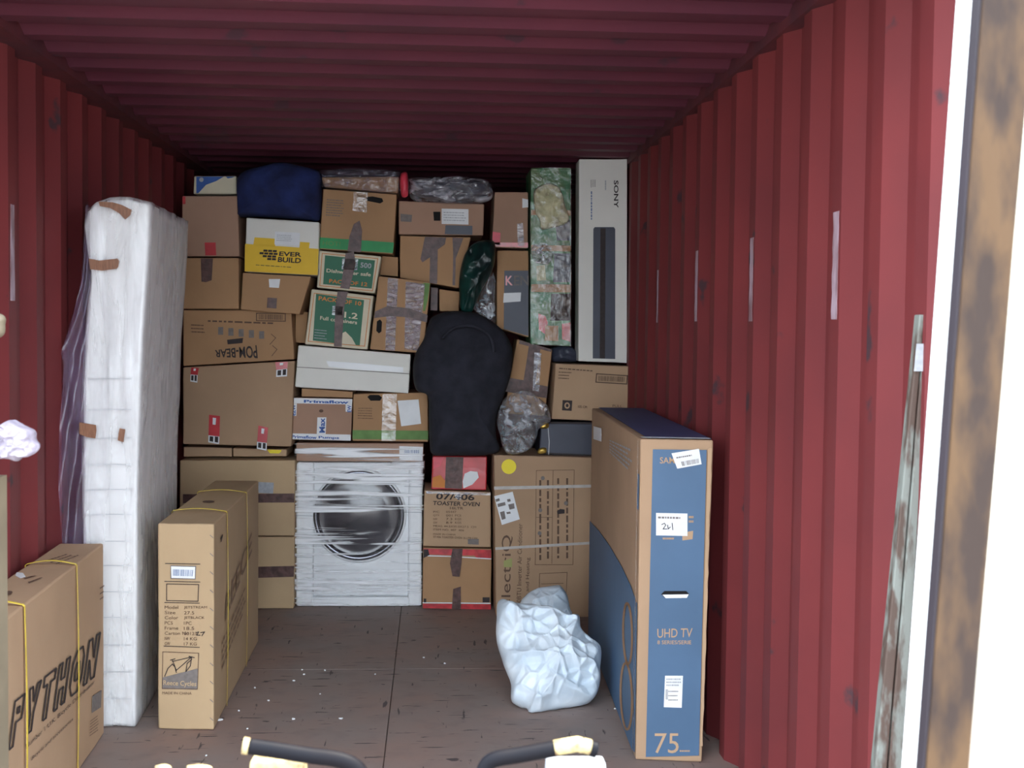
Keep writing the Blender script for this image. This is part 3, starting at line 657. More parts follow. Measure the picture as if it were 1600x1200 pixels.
# ================================================================== MATTRESS
def mattress():
    y = 4.60
    ol = [(131, 352), (136, 330), (150, 318), (172, 312), (204, 312), (236, 320), (234, 380), (230, 440), (224, 520), (218, 620), (215, 760), (215, 900), (214, 1040), (213, 1136),
          (190, 1138), (150, 1138), (129, 1136), (129, 1000), (129, 850), (129, 700), (129, 620), (132, 540), (137, 470), (141, 440), (141, 424), (136, 395)]
    fp = [H(a, b, y) for a, b in ol]
    fp = [V((p.x, p.y, max(p.z, .004))) for p in fp]
    # depth direction from the far top edge
    pf = H(294, 349, 5.56); v = pf-fp[5]; v.z *= .9
    v2 = V((.02, .98, 0))
    t = thing('mattress', V((fp[14].x, y+.5, 0)), 'white single mattress in clear plastic standing on end against the left wall', 'mattress')
    def shell(nm, mt, grow, amp, fr_, seed, cuts, pucker=0):
        c = sum(fp, V((0, 0, 0)))/len(fp); n = len(fp)
        # refine outline
        P = []
        for i in range(n):
            a = fp[i]; b = fp[(i+1) % n]; k = max(1, int((b-a).length/.03))
            for s in range(k): P.append(a+(b-a)*s/k)
        N_ = len(P); vs = []; fs = []
        secs = [(-.0, .86), (-.0, .94), (.012, .985), (.035, 1)]+[(.035+(v2.y-.07)*i/cuts, 1) for i in range(1, cuts)]+[(v2.y-.035, 1), (v2.y-.01, .97), (v2.y, .9)]
        for d, s in secs:
            tt = d/v2.y
            for p in P:
                q = V((c.x+(p.x-c.x)*s, p.y, p.z+(c.z-p.z)*(1-s)*.12)) + V((v.x*tt, d, v.z*tt*max(0, (p.z-.2)/1.8)))
                o_ = (q-V((c.x+v.x*tt, q.y, c.z))); o_.y = 0; o_ = o_.normalized()
                nn = noise.noise(V((q.x*fr_*2, q.y*fr_*2, q.z*fr_*.45))+V((seed, 0, 0)))+.22*noise.noise(V((q.x*fr_*5, q.y*fr_*5, q.z*fr_*.8)))
                q = q+o_*(grow+abs(nn)*amp)+V((0, -grow*(1 if d < .1 else 0)-(abs(nn)*amp if d < .1 else 0), 0))
                q.z = max(q.z, .004); q.x = max(q.x, -WL+.004)
                vs.append(q)
        K = len(secs)
        for j in range(K-1):
            for i in range(N_):
                a = j*N_+i; b = j*N_+(i+1) % N_; fs.append((a, b, b+N_, a+N_))
        # front cap as grid rows between left and right chains: fan via center strip
        def cap(j, front):
            # inner rings shrinking in x towards the centre line
            prev = j*N_; base = [vs[prev+i].copy() for i in range(N_)]
            for s in (.66, .42, .2, .02):
                st = len(vs)
                for p in base:
                    q = V((c.x+(v.x if not front else 0)+(p.x-c.x-(v.x if not front else 0))*s/.86, p.y, p.z+(c.z-p.z)*(1-s)*.10))
                    nn = noise.noise(V((q.x*fr_*3, 0, q.z*fr_*.5))+V((seed+3, 0, 0)))+.6*noise.noise(V((q.x*fr_*7, 0, q.z*fr_*1.2+q.x*fr_*2)))
                    q.y += (-1 if front else 1)*abs(nn)*amp*1.1
                    vs.append(q)
                for i in range(N_): fs.append((prev+i, prev+(i+1) % N_, st+(i+1) % N_, st+i))
                prev = st
            fs.append(tuple(prev+i for i in range(N_)))
        cap(0, True); cap(K-1, False)
        o = fixn(link(nm, vs, fs, mt, t, smooth=True)); return o
    shell('mattress_body', M['matt'], 0, .004, 3, 1, 8)
    shell('plastic_cover', M['cover'], .006, .012, 4, 4, 26)['label'] = 'clear wrinkled plastic cover'
    # quilted seams across the end seen through the cover
    pl = PY(y-.03)
    L = []
    for yy in (592, 640, 685, 726, 765, 804, 846, 884, 925, 965, 1008, 1050, 1092): L.append([(136, yy+1), (170, yy-.5), (205, yy)])
    stroke('quilting_seam', L, .9, pl, M['inklt'], t, off=0)
    # brown tapes
    def tp(q, o=.0, yy=y-.034): decal('tape', q, PY(yy), M['tape2'], t, off=o, th=.0015)
    tp([(139, 404), (156, 407), (184, 404), (186, 407), (185, 417), (182, 420), (160, 423), (141, 421)])
    tp([(124, 660), (150, 664), (151, 672), (149, 685), (136, 683), (124, 678)])
    tp([(187, 669), (196, 671), (193, 691), (184, 688)])
    tp([(154, 315), (176, 316), (190, 320), (206, 328), (204, 336), (196, 343), (186, 333), (172, 325), (156, 322)], yy=y-.05)
    # loose sheet of film at the left, standing off the wall
    vs = []; fs = []; rows = 60; cols = 10; 
    prof = [(320, 134, 134), (400, 130, 136), (440, 127, 138), (500, 112, 134), (548, 96, 131), (556, 94, 130), (565, 100, 130), (600, 98, 129), (660, 93, 128), (760, 91, 128), (840, 96, 129), (900, 100, 129)]
    for i in range(rows+1):
        yy = 320+580*i/rows
        for (a, la_, ra_), (b, lb, rb) in zip(prof, prof[1:]):
            if a <= yy <= b: k = (yy-a)/(b-a); l = la_+(lb-la_)*k; r = ra_+(rb-ra_)*k
        for j in range(cols+1):
            u = j/cols; px = l+(r+6-l)*u; dy = 4.58-.06*(1-u)**1.2+.02*math.sin(u*9+yy*.03)+.01*noise.noise(V((u*4, yy*.02, 3)))
            p = H(px, yy, dy); p.x = max(p.x, -WL+.003); vs.append(p)
    for i in range(rows):
        for j in range(cols): a = i*(cols+1)+j; fs.append((a, a+1, a+cols+2, a+cols+1))
    o = link('loose_film', vs, fs, M['flap'], t, smooth=True); o['label'] = 'loose flap of clear film hanging at the wall side'
M['tape2'] = mat('brown_parcel_tape', (150, 104, 78), .35, scale=60, var=.15, stretch=(3, 3, .5), spec=.5)
mattress()

# ================================================================== THE STACK
YA = 6.52
# ---- bottom left pair behind the bicycle box
YL = 6.53
t, pl, b = carton([(250, 839), (460, 839), (459, 951), (250, 951)], YL, .55, M['pale'], 'plain pale carton with one dark tape on the floor, left of the washing machine')
decal('tape', [(330, 887), (460, 884), (459, 901), (330, 905)], pl, M['tape'], t)
t, pl, b = carton([(281, 719), (461, 719), (460, 837.5), (281, 837.5)], YL, .55, M['pale'], 'pale carton with brown tape and grey patch, upper one left of the washing machine')
decal('tape', [(286, 772), (460, 771), (460, 785), (286, 786)], pl, M['tape'], t)
decal('label', [(404, 753), (428, 754), (427, 771), (404, 770)], pl, M['inklt'], t, off=.004)['label'] = 'grey paper patch'
t, pl, b = carton([(287, 698), (362, 700), (362, 713.5), (287, 713.5)], YL+.06, .3, M['card2'], 'thin flat carton lying under the big plain box, left one of two', single=True, bev=.003)
t, pl, b = carton([(364, 700), (448, 702), (448, 713.5), (364, 713.5)], YL+.06, .3, M['card2'], 'thin flat carton with a yellow sticker under the big plain box')
decal('sticker', [(418, 702.2), (440, 703), (439, 706), (436, 708.5), (422, 708), (419, 705)], pl, M['sticker'], t)['label'] = 'yellow round sticker'
# ---- the big plain box and the printed one
YC = 6.47
t, pl, b = carton([(286, 574), (460, 564), (455, 698), (286, 694)], YC, .35, M['card'], 'large plain cardboard box with four red labels, left side of the stack')
for q in ([(299, 556+18), (311, 575), (309, 586), (298, 585)], [(430, 566), (450, 565), (449, 576), (432, 578)], [(327, 648), (344, 650), (343, 682), (326, 680)], [(404, 665), (419, 668), (417, 692), (402, 690)]):
    la = decal('label', q, pl, M['red'], t); la['label'] = 'red label'
    q2 = [q[3], q[2], (q[2][0]-.5, q[2][1]+12), (q[3][0]-.5, q[3][1]+11)]
    decal('label_tail', q2, pl, M['paper'], la)
    quads('label_print', [[bil(q2, .12, .1), bil(q2, .45, .1), bil(q2, .45, .8), bil(q2, .12, .8)], [bil(q2, .6, .05), bil(q2, .9, .05), bil(q2, .9, .8), bil(q2, .6, .8)]], pl, M['ink'], la, .006)
    quads('label_mark', [[bil(q, .35, .12), bil(q, .65, .12), bil(q, .62, .45), bil(q, .35, .45)]], pl, M['paper'], la, .006)
t, pl, b = carton([(286, 484), (455, 485), (460, 561.5), (286, 572)], YC+.02, .33, M['card3'], 'brown crisps carton printed upside down, on the large plain box at left')
q = rect(400, 489, 446, 502)
stroke('printed_frame', [[(401, 489.5), (446, 490), (446, 502), (401, 501), (401, 489.5)]], 1.4, pl, M['inkbr'], t)
bars([(404, 491), (443, 492), (443, 500), (404, 499)], 26, pl, M['inkbr'], t, 3)
smallprint([(325, 499), (436, 503), (436, 508), (325, 504)], 1, pl, M['inkbr'], t, 4)
smallprint([(299, 505), (320, 506), (320, 522), (299, 521)], 3, pl, M['inkbr'], t, 5, h=.3)
for i in range(5): quads('print_mark', [rect(341+i*16, 511+i*1.6, 349+i*16, 523+i*1.6)], pl, M['inkgy'], t)
text('POM-BEAR', [(402, 540), (335, 552), (338, 562), (402, 558)][::1] if False else [(403, 560), (336, 558), (336, 547), (401, 539)], pl, M['ink'], t, bold=.02)
decal('print_mark', [(355, 531), (380, 528), (379, 536), (356, 538)], pl, M['ink'], t, off=.0035)
stroke('printed_frame', [[(424, 522), (431, 528), (422, 538)], [(426, 540), (433, 546), (425, 556)]], 1, pl, M['inkbr'], t)
# dim boxes further back, seen in the gaps
for q, yy, lab in ([[(462, 486), (481, 488), (477, 536), (461, 535)], 6.62, 'dim brown box seen in the gap right of the crisps carton'],
                   [[(597, 400), (622, 402), (622, 432), (594, 430)], 6.6, 'dim brown box seen in the gap below right of the green striped box'],
                   [[(471, 607), (551, 612), (551, 621.5), (471, 619.5)], 6.5, 'thin orange-brown box under the long white box']):
    carton(q, yy, .3, M['card3'], lab, single=True, bev=.003)
# ---- upper left
YD = 6.44
t, pl, b = carton([(285, 402.5), (373, 403), (373, 483), (285, 482.5)], YD, .42, M['card3'], 'orange-brown box with a short dark tape, on the crisps carton at far left')
decal('tape', [(314, 404), (333, 404), (331, 438), (322, 441), (315, 440)], pl, M['tape'], t)
t, pl, b = carton([(284.5, 306), (371, 306), (374, 400.5), (284.5, 400.5)], YD, .42, M['card4'], 'plain brown box with a red label, far left under the blue and white box')
decal('label', [(320, 379), (337, 379), (338, 399), (321, 399)], pl, M['red'], t)['label'] = 'red label'
la = decal('label', [(285.5, 307), (290, 307), (290, 319), (285.5, 319)], pl, M['redtape'], t)
t, pl, b = carton([(303, 275), (369, 275), (370, 303), (302, 303)], YD+.05, .3, M['cream'], 'small white box with blue curves at the very top left of the stack')
decal('printed_panel', [(307, 276), (350, 276), (338, 283), (322, 289), (310, 302), (307, 302)], pl, M['blue'], t)['label'] = 'blue curved print'
decal('printed_panel', [(353, 276), (368, 276), (362, 278), (356, 279)], pl, M['blue'], t)
decal('print_mark', ell(315, 281, 3.5, 3.5, 14), pl, M['inklt'], t, off=.0045)
# printed white and yellow box
t, pl, b = carton([(379, 426), (486, 432), (468, 491), (376, 484)], YA-.08, .35, M['card3'], 'brown box under the white and yellow printed box')
decal('tape', [(420, 436), (438, 436), (436, 450), (421, 449)], pl, M['paper'], t)['label'] = 'shiny white tape end'
decal('tape', [(418, 465), (433, 466), (432, 482), (417, 481)], pl, M['tape'], t)
t, pl, b = carton([(385, 340), (499, 347), (497, 430.5), (382, 424.5)], YA-.10, .35, M['white'], 'white and yellow printed box tilted on top of a brown box, upper left')
decal('printed_panel', [(383, 381), (498, 389), (496.5, 430), (382.5, 424)], pl, M['yellow'], t)['label'] = 'yellow lower half'
decal('printed_panel', [(398, 371), (430, 373), (430, 385), (396, 382)], pl, M['yellow'], t)
decal('printed_panel', [(469, 378), (484, 379), (483, 388), (468, 387)], pl, M['yellow'], t)
O = .0058
text('EVER', [(437, 393), (471, 394.5), (471, 401.5), (436, 400)], pl, M['ink'], t, off=O, bold=.03)
text('BUILD', [(435, 401.5), (471, 403.5), (470, 411.5), (434, 409.5)], pl, M['ink'], t, off=O, bold=.03)
L = []
for r, (xa, ya) in enumerate([(412, 390), (406, 394), (411, 398.5), (418, 403)]):
    n_ = 3 if r != 3 else 2
    for k in range(n_ if r != 1 else 4):
        x = xa+k*7.3; yy = ya+k*.35
        if x+6.5 < 434.5: L.append([(x, yy), (x+6.3, yy+.3), (x+6, yy+3.6), (x-.4, yy+3.3)])
quads('brick_emblem', L, pl, M['ink'], t, O)
smallprint([(400, 413), (460, 417), (460, 419), (400, 415)], 1, pl, M['inkbr'], t, 5, off=O)
la = decal('label', [(430, 362), (469, 364), (468, 384), (429, 382)], pl, M['paper'], t, off=.0045)
smallprint([(433, 366), (457, 367), (456, 378), (432, 377)], 4, pl, M['inklt'], la, 5, h=.3, off=.007)
# ---- navy bag
o = inflate('duffel_bag', [(371, 330), (370, 300), (372, 280), (385, 268), (410, 262), (440, 256), (470, 260), (500, 268), (503, 292), (503, 320), (499, 344), (480, 344), (440, 341), (400, 338), (374, 338)], PY(6.5), .16, .2, M['navy'], amp=.03, freq=5, seed=2, rings=20, segs=110, power=.35)
tag(o, 'navy blue fabric bag slumped on the boxes near the top left', 'bag')
# ---- green striped box and wrapped flat pack on top
t, pl, b = carton([(505, 295), (620, 304), (614, 397), (499, 389)], YA-.05, .4, M['card3'], 'open-topped brown box with a green stripe along its bottom, upper middle')
decal('printed_stripe', [(500, 371), (615.5, 379), (614.2, 395.5), (499.6, 388)], pl, M['bgreen'], t)['label'] = 'green stripe'
smallprint([(511, 310), (538, 312), (536, 340), (509, 338)], 7, pl, M['inkgy'], t, 3, h=.35)
text('HOT!', [(505, 376), (532, 378), (532, 385), (504, 383)], pl, M['lgreen'], t, off=.0058)
decal('painted_hand_hole', [(572, 308), (582, 307), (597, 310), (599, 315), (594, 318), (574, 314)], pl, M['hole'], t)
decal('tape', [(553, 299), (575, 301), (573, 332), (551, 330)], pl, M['tapelt'], t, off=.006)
decal('tape', [(553, 350), (562, 345), (566, 360), (564, 394), (543, 393), (546, 370)], pl, M['tape'], t, off=.006)
t2, pl2, b = carton([(502, 276), (624, 276), (622, 302), (506, 292)], YA-.03, .3, M['card3'], 'flat brown pack in dark plastic film on top of the green striped box', name='wrapped_pack', bev=.01)
o = inflate('plastic_wrap', [(497, 280), (500, 268), (530, 264), (570, 263), (610, 266), (627, 272), (627, 300), (600, 303), (560, 299), (520, 294), (503, 292)], PY(YA-.03), .05, .12, M['wrapdk'], t2, amp=.018, freq=14, seed=6, rings=16, segs=110, power=.3)
# red strip and clear bundle
o = inflate('red_bag', [(626, 272), (636, 270), (638, 290), (637, 306), (628, 307), (625, 290)], PY(YA-.06), .03, .15, M['pink'], amp=.006, freq=20, seed=1, rings=8, segs=48)
tag(o, 'narrow bright red bundle end squeezed between the two wrapped packs on top', 'bundle')
t = thing('wrapped_bundle', H(700, 318, YA+.05), 'long bundle in silvery clear plastic on top of the stack, middle', 'bundle')
inflate('bundle_core', [(641, 290), (650, 280), (700, 280), (750, 284), (762, 296), (756, 312), (700, 313), (650, 306)], PY(YA), .06, .15, M['dark'], t, amp=.015, freq=10, seed=9, rings=14, segs=80)
inflate('plastic_wrap', [(638, 288), (642, 279), (680, 277), (730, 278), (762, 282), (770, 296), (766, 312), (740, 319), (690, 318), (645, 312)], PY(YA), .10, .2, M['silver'], t, amp=.03, freq=13, seed=5, rings=30, segs=180, power=.4, facet=1)
# ---- boxes below the bundle
t, pl, b = carton([(623, 314), (757, 319), (755, 368), (623, 366)], YA, .4, M['card4'], 'low brown box with a white label and grey band, under the clear bundle')
la = decal('label', [(690, 326), (732, 327), (732, 351), (690, 350)], pl, M['paper'], t); la['label'] = 'white shipping label'
smallprint([(693, 330), (728, 331), (728, 347), (693, 346)], 4, pl, M['inklt'], la, 5, h=.3, off=.006)
decal('painted_hand_hole', [(677, 331), (688, 331), (688, 345), (678, 345)], pl, M['hole'], t)
decal('printed_panel', [(696, 352), (738, 353), (738, 367), (695, 366)], pl, M['dark'], t)
decal('sticker', [(626, 334), (644, 336), (643, 347), (626, 346)], pl, M['inkgy'], t)
t, pl, b = carton([(625, 368), (736, 370.5), (717, 450), (625, 434)], YA+.01, .35, M['card3'], 'brown box striped with vertical brown tape, middle of the stack')
decal('tape', [(664, 370), (697, 371), (695, 382), (684, 390), (683, 444), (671, 442), (672, 402), (660, 410), (657, 405)], pl, M['tape'], t)
decal('tape', [(707, 371), (724, 372), (712, 404), (711, 446), (707, 446), (708, 400)], pl, M['tape'], t)
t, pl, b = carton([(686, 452), (718, 456), (717, 486), (687, 486)], YA+.05, .25, M['card3'], 'small brown box above the round black bag', single=True, bev=.003)
t, pl, b = carton([(673, 448), (685, 450), (684, 486), (672, 485)], YA+.05, .25, M['tape'], 'narrow dark brown box between the taped boxes above the black bag', single=True, bev=.003)
# ---- green and white tub cartons
def tub(q, g, lab, lines, tape):
    t, pl, b = carton(q, YA-.06, .3, M['cream'], lab)
    stroke('printed_frame', [[*[(bil([q[0], q[1], q[2], q[3]], u, v)) for u, v in ((.05, .07), (.95, .07), (.95, .94), (.05, .94), (.05, .07))]]], 1, pl, M['orange'], t)
    decal('printed_panel', g, pl, M['green'], t)['label'] = 'green printed panel'
    for s, uv, mm in lines:
        (u0, v0, u1, v1) = uv
        text(s, [bil(g, u0, v0), bil(g, u1, v0), bil(g, u1, v1), bil(g, u0, v1)], pl, M[mm], t, off=.0058, bold=.02)
    for tq, mm in tape: decal('tape', tq, pl, M[mm], t, off=.0065)
    return t, pl
tub([(499, 391.5), (596, 400.5), (586, 458.5), (495, 449.5)], [(508, 399), (586, 407), (581, 451), (505, 444)], 'green and cream printed carton under the green striped box',
    [('Dishwasher safe', (.05, .45, .95, .58), 'cream'), ('PACK OF 12', (.12, .8, .9, .94), 'orange'), ('500', (.72, .12, .94, .3), 'inklt')],
    [([(540, 396), (553, 393), (556, 412), (546, 452), (532, 450), (537, 420)], 'tape'), ([(535, 404), (560, 405), (558, 422), (534, 421)], 'wrapdk')])
t, pl = tub([(487, 451.5), (584, 462), (574, 546.5), (476, 538)], [(494, 459), (569, 469), (562, 541), (489, 532)], 'green and cream printed carton, larger lower one standing on the long white box',
    [('PACKS OF 10', (.06, .04, .95, .13), 'orange'), ('1.2', (.62, .30, .9, .43), 'cream'), ('Full containers', (.12, .46, .9, .54), 'cream')],
    [([(528, 455), (544, 456), (538, 480), (534, 542), (522, 541), (524, 480)], 'tape'), ([(520, 478), (536, 479), (535, 493), (519, 492)], 'wrapdk')])
smallprint([(492, 513), (512, 515), (510, 532), (491, 530)], 4, pl, M['inklt'], t, 3, h=.3, off=.006)
decal('printed_panel', [(532, 522), (540, 518), (550, 528), (556, 539), (532, 537)], pl, M['cream'], t, off=.0045)
# ---- heavily taped box
t, pl, b = carton([(592, 431), (673, 441), (661, 552), (578, 545.5)], YA-.08, .33, M['card3'], 'brown box criss-crossed with shiny clear and brown tape, right of the green cartons')
decal('tape', [(606, 434), (622, 436), (617, 548), (602, 547)], pl, M['tapefilm'], t, off=.005)
decal('tape', [(634, 440), (664, 444), (654, 548), (632, 546)], pl, M['tapefilm'], t, off=.005)
decal('tape', [(586, 487), (606, 478), (640, 482), (668, 492), (667, 504), (640, 496), (610, 494), (585, 497)], pl, M['tape'], t, off=.0075)
decal('printed_mark', [(655, 446), (663, 442), (672, 443), (668, 470), (664, 486), (661, 486), (663, 455)], pl, M['lgreen'], t, off=.0035)
decal('painted_hand_hole', [(589, 502), (594, 499), (597, 503), (596, 518), (592, 521), (588, 517)], pl, M['hole'], t)
# ---- long white box
t, pl, b = carton([(466, 539.5), (642, 553.5), (638, 614.5), (461, 605)], YA-.03, .4, M['white'], 'long white box with a horizontal seam, tilted across the middle of the stack')
stroke('seam', [[(464, 573.5), (560, 579), (640, 584)]], 1.0, pl, M['inkgy'], t)
decal('tape', [(510, 564), (556, 567), (630, 574), (630, 582), (560, 578), (514, 573)], pl, M['enamel'], t)['label'] = 'shiny clear tape over the seam'
# ---- blue taped box and the holed box on the washing machine
t, pl, b = carton([(454, 621), (551, 623), (548, 689), (452, 686.5)], YA-.0, .36, M['card4'], 'small box edged in white and blue printed tape, on the washing machine')
for q in ([(455, 621.5), (550.5, 623.5), (550, 632), (454.5, 630)], [(453, 677), (548, 679), (548, 688.5), (452.3, 686)], [(454.5, 630), (464, 630.5), (463, 650), (454, 649)], [(540, 631), (550, 632), (549, 644), (540, 643)], [(496, 652), (510, 652), (509, 678), (495, 678)]):
    la = decal('tape', q, pl, M['paper'], t, th=.001); la['label'] = 'white tape printed in blue'
text('Primaflow', [(456, 679.5), (495, 681), (495, 686), (456, 684.5)], pl, M['blue'], t, off=.006, bold=.03)
text('Pumps', [(498, 681), (530, 682), (530, 687), (498, 686)], pl, M['blue'], t, off=.006, bold=.03)
text('Primaflow', [(475, 624.5), (545, 626), (545, 631), (475, 629)], pl, M['blue'], t, off=.006, bold=.04)
text('EZW', [(456.5, 649), (456.5, 632), (462, 632), (462, 649)], pl, M['blue'], t, off=.006, bold=.03)
text('EW', [(543, 644), (543, 633), (549, 633), (549, 644)], pl, M['blue'], t, off=.006, bold=.03)
text('Max', [(499, 676), (499, 653), (508, 653), (508, 676)], pl, M['blue'], t, off=.006, bold=.03)
decal('print_mark', ell(502, 642, 3.5, 2.5, 10), pl, M['inkbr'], t)
t, pl, b = carton([(552, 615.5), (668, 613), (669.5, 690.5), (550.5, 689)], YA-.0, .38, M['card3'], 'brown box with white paper and worn green stripe, on the washing machine')
decal('printed_stripe', [(551, 672), (669, 673), (669, 687), (551, 686)], pl, M['lgreen'], t)['label'] = 'worn green stripe'
decal('tape', [(598, 616), (620, 615.5), (618, 689), (596, 688.5)], pl, M['tapelt'], t, off=.0048)
decal('painted_hand_hole', [(574, 620), (578, 617), (592, 617), (597, 621), (594, 626), (579, 626)], pl, M['hole'], t)
decal('label', [(621, 626), (654, 624), (658, 662), (627, 666)], pl, M['paper'], t, off=.006)['label'] = 'blank white sheet'
smallprint([(560, 636), (585, 636), (583, 656), (559, 655)], 5, pl, M['inkbr'], t, 8, h=.25)

# ================================================================== WASHING MACHINE
def washer():
    y = YA+.05
    z0 = .002; q = [(463, 722), (661, 724), (658, 951), (461, 947)]
    f = [H(a, b, y) for a, b in q]; zt = f[0].z
    x0 = (f[0].x+f[3].x)/2; x1 = (f[1].x+f[2].x)/2; zb = min(f[2].z, f[3].z)
    t = thing('washing_machine', V(((x0+x1)/2, y+.3, z0)), 'white front-loading washing machine wrapped in stretch film, on the floor in the stack', 'washing machine')
    ztop = f[1].z
    zb2 = .003
    jitterbox('cabinet', bx(x0+.075, x1-.045, y+.035, y+.56, zb2+.05, ztop), M['enamel'], t, bev=.01, nz=.0006)
    # polystyrene corner posts, left wide, right wide, and foot
    for a, b, s in ((x0, x0+.095, 1), (x1-.075, x1, 2)):
        jitterbox('corner_protector', bx(a, b, y+.012, y+.58, zb2, ztop), M['foam'], t, bev=.012, nz=.003, seed=s, cuts=8)
    jitterbox('foam_base', bx(x0+.085, x1-.065, y+.01, y+.57, zb2, zb2+.05), M['foam'], t, bev=.01, nz=.003)
    # notch lines in the foam posts
    L = [[(462, yy), (488, yy+1)] for yy in (775, 805, 838, 870, 905, 922)]+[[(632, yy), (659, yy+.5)] for yy in (760, 800, 846, 880, 915)]
    stroke('foam_notch', L, 1.0, PY(y+.012), M['inklt'], t, off=.004)
    # door: ring lathe + glass dish
    c = H(561, 805, y+.03); R = (H(633, 805, y+.03).x-H(489, 805, y+.03).x)/2
    def lathe(nm, prof, mt, seg=64):
        vs = []; fs = []
        for r, d in prof:
            for s in range(seg): a = s*2*math.pi/seg; vs.append(c+V((r*math.cos(a), -d, r*math.sin(a))))
        for i in range(len(prof)-1):
            for s in range(seg): fs.append((i*seg+s, i*seg+(s+1) % seg, (i+1)*seg+(s+1) % seg, (i+1)*seg+s))
        if prof[-1][0] < .02: fs.append(tuple((len(prof)-1)*seg+s for s in range(seg)))
        return fixn(link(nm, vs, fs, mt, t, smooth=True))
    d = lathe('door_ring', [(R*1.03, -.01), (R*1.03, .012), (R*1.0, .02), (R*.985, .02)], M['enamel'])
    lathe('door_trim', [(R*.985, .02), (R*.96, .026), (R*.90, .024), (R*.86, .008)], M['chrome'])
    lathe('door_glass', [(R*.86, .008), (R*.80, .004), (R*.62, .012), (R*.45, .022), (R*.2, .028), (.01, .03)], M['glass'])
    # cardboard lid band with detergent drawer label
    f2 = [H(a, b, y+.0) for a, b in [(463, 692), (662, 693), (661, 722), (463, 720.5)]]
    jitterbox('cardboard_lid', f2+[p+V((0, .58, 0)) for p in f2], M['card4'], t, bev=.004, seed=3)
    pl = PY(y)
    la = decal('label', [(624, 697), (661, 698), (660, 720), (624, 719)], pl, M['paper'], t)
    bars([(632, 703), (656, 703), (656, 708), (632, 708)], 16, pl, M['inkbl'], la, 3, off=.006)
    smallprint([(500, 700), (612, 706), (612, 714), (500, 710)], 1, pl, M['inkbr'], t, 4)
    # stretch film round everything: gently rippled sleeve
    vs = []; fs = []; nz_ = 54
    path = [V((x0-.010, y+.56, 0)), V((x0-.010, y+.3, 0)), V((x0-.010, y+.01, 0))]+[V((x0-.002+(x1-x0+.004)*i/30, y-.010-.012*math.sin(math.pi*i/30), 0)) for i in range(31)]+[V((x1+.010, y+.01, 0)), V((x1+.010, y+.3, 0)), V((x1+.010, y+.56, 0))]
    z1 = f2[1].z-.004; n_ = len(path)
    for j in range(nz_+1):
        z = .012+(z1-.012)*j/nz_
        for i, p in enumerate(path):
            a = (noise.noise(V((p.x*2.5, p.y, z*26+p.x*4)))*.0010)
            vs.append(V((p.x, p.y+(a if 2 < i < n_-3 else 0), z)))
    for j in range(nz_):
        for i in range(n_-1): a = j*n_+i; fs.append((a, a+1, a+n_+1, a+n_))
    link('stretch_film', vs, fs, M['wrap'], t, smooth=True)['label'] = 'clear stretch film with white creases'
washer()

# ================================================================== MIDDLE COLUMN
YM = YA-.01
t, pl, b = carton([(661, 856), (768, 858), (767, 953), (660, 951)], YM, .36, M['card3'], 'brown box with red tape along top and bottom, beside the washing machine')
for q in ([(661.5, 857), (767.5, 859), (767, 872), (745, 871), (741, 868), (700, 867), (662, 866)], [(661, 943), (767, 944), (767, 952), (660.5, 950)]):
    decal('tape', q, pl, M['redtape'], t)['label'] = 'shiny red tape'
decal('tape', [(662, 858), (669, 858), (671, 867), (661.5, 872)], pl, M['ink'], t, off=.0045)
stroke('tape_edge', [[(662, 868), (700, 869), (767, 873)], [(661, 941.5), (766, 942.5)]], 1.6, pl, M['paper'], t)
decal('tape', [(707, 857), (723, 857), (721, 880), (718, 901), (707, 900), (703, 880)], pl, M['tape'], t, off=.006)
decal('tape', [(708, 920), (720, 916), (720, 952), (706, 951)], pl, M['tape'], t, off=.006)
quads('print_mark', [rect(754, 933, 765, 941), rect(662, 935, 666, 941)], pl, M['ink'], t)
t, pl, b = carton([(663, 766), (767, 769), (767, 855.5), (661, 853.5)], YM, .36, M['card2'], 'toaster oven carton with dark printed lettering, stacked on the red-taped box')
text('07/406', [(682, 770), (742, 772), (741, 782), (681, 780)], pl, M['ink'], t, bold=.025)
text('TOASTER OVEN', [(677, 782.5), (750, 784.5), (749, 791), (676, 789)], pl, M['ink'], t, bold=.02)
text('16LTR', [(703, 791.5), (724, 792), (724, 796), (703, 795.5)], pl, M['inkbr'], t, bold=.02)
for i, (a, b_, c_) in enumerate([('P/C', '05447', ''), ('QTY', '001', 'PCS'), ('NW', '7.3', 'KGS'), ('GW', '8.9', 'KGS')]):
    yy = 798+i*5.6
    for s, x in ((a, 677), (b_, 697), (c_, 711)):
        if s: text(s, [(x, yy), (x+3.2*len(s), yy), (x+3.2*len(s), yy+3.2), (x, yy+3.2)], pl, M['inkbr'], t)
text('MEAS: 44.5X35.0X27.5  CM', [(677, 820), (744, 822), (744, 825), (677, 823)], pl, M['inkbr'], t)
text('ITEM NO. 407  406', [(677, 825.5), (725, 827), (725, 830), (677, 828.5)], pl, M['inkbr'], t)
text('MADE IN CHINA', [(677, 833), (712, 834), (712, 836.5), (677, 835.5)], pl, M['inkbr'], t)
text('07/406 TOASTER OVEN 16 LTR/1300', [(677, 836.8), (746, 839.5), (746, 843), (677, 840)], pl, M['inkbr'], t)
decal('print_mark', [(731, 842), (748, 842), (748, 851), (731, 850)], pl, M['inkgy'], t, off=.0035)
decal('tape', [(666, 767), (766, 770), (766, 774), (722, 772.5), (720, 782), (712, 778), (710, 772), (666, 771)], pl, M['wrapdk'], t, off=.006)
t, pl, b = carton([(676, 712.5), (761, 713), (760, 766), (674, 764.5)], YM-.02, .3, M['red'], 'glossy red box with brown tape, between the toaster oven carton and the black bag')
decal('tape', [(697, 714), (724, 714), (722, 764), (695, 763)], pl, M['tape'], t)
decal('printed_panel', [(726, 740), (735, 736), (746, 737), (748, 746), (738, 757), (724, 763), (723, 752)], pl, M['paper'], t)
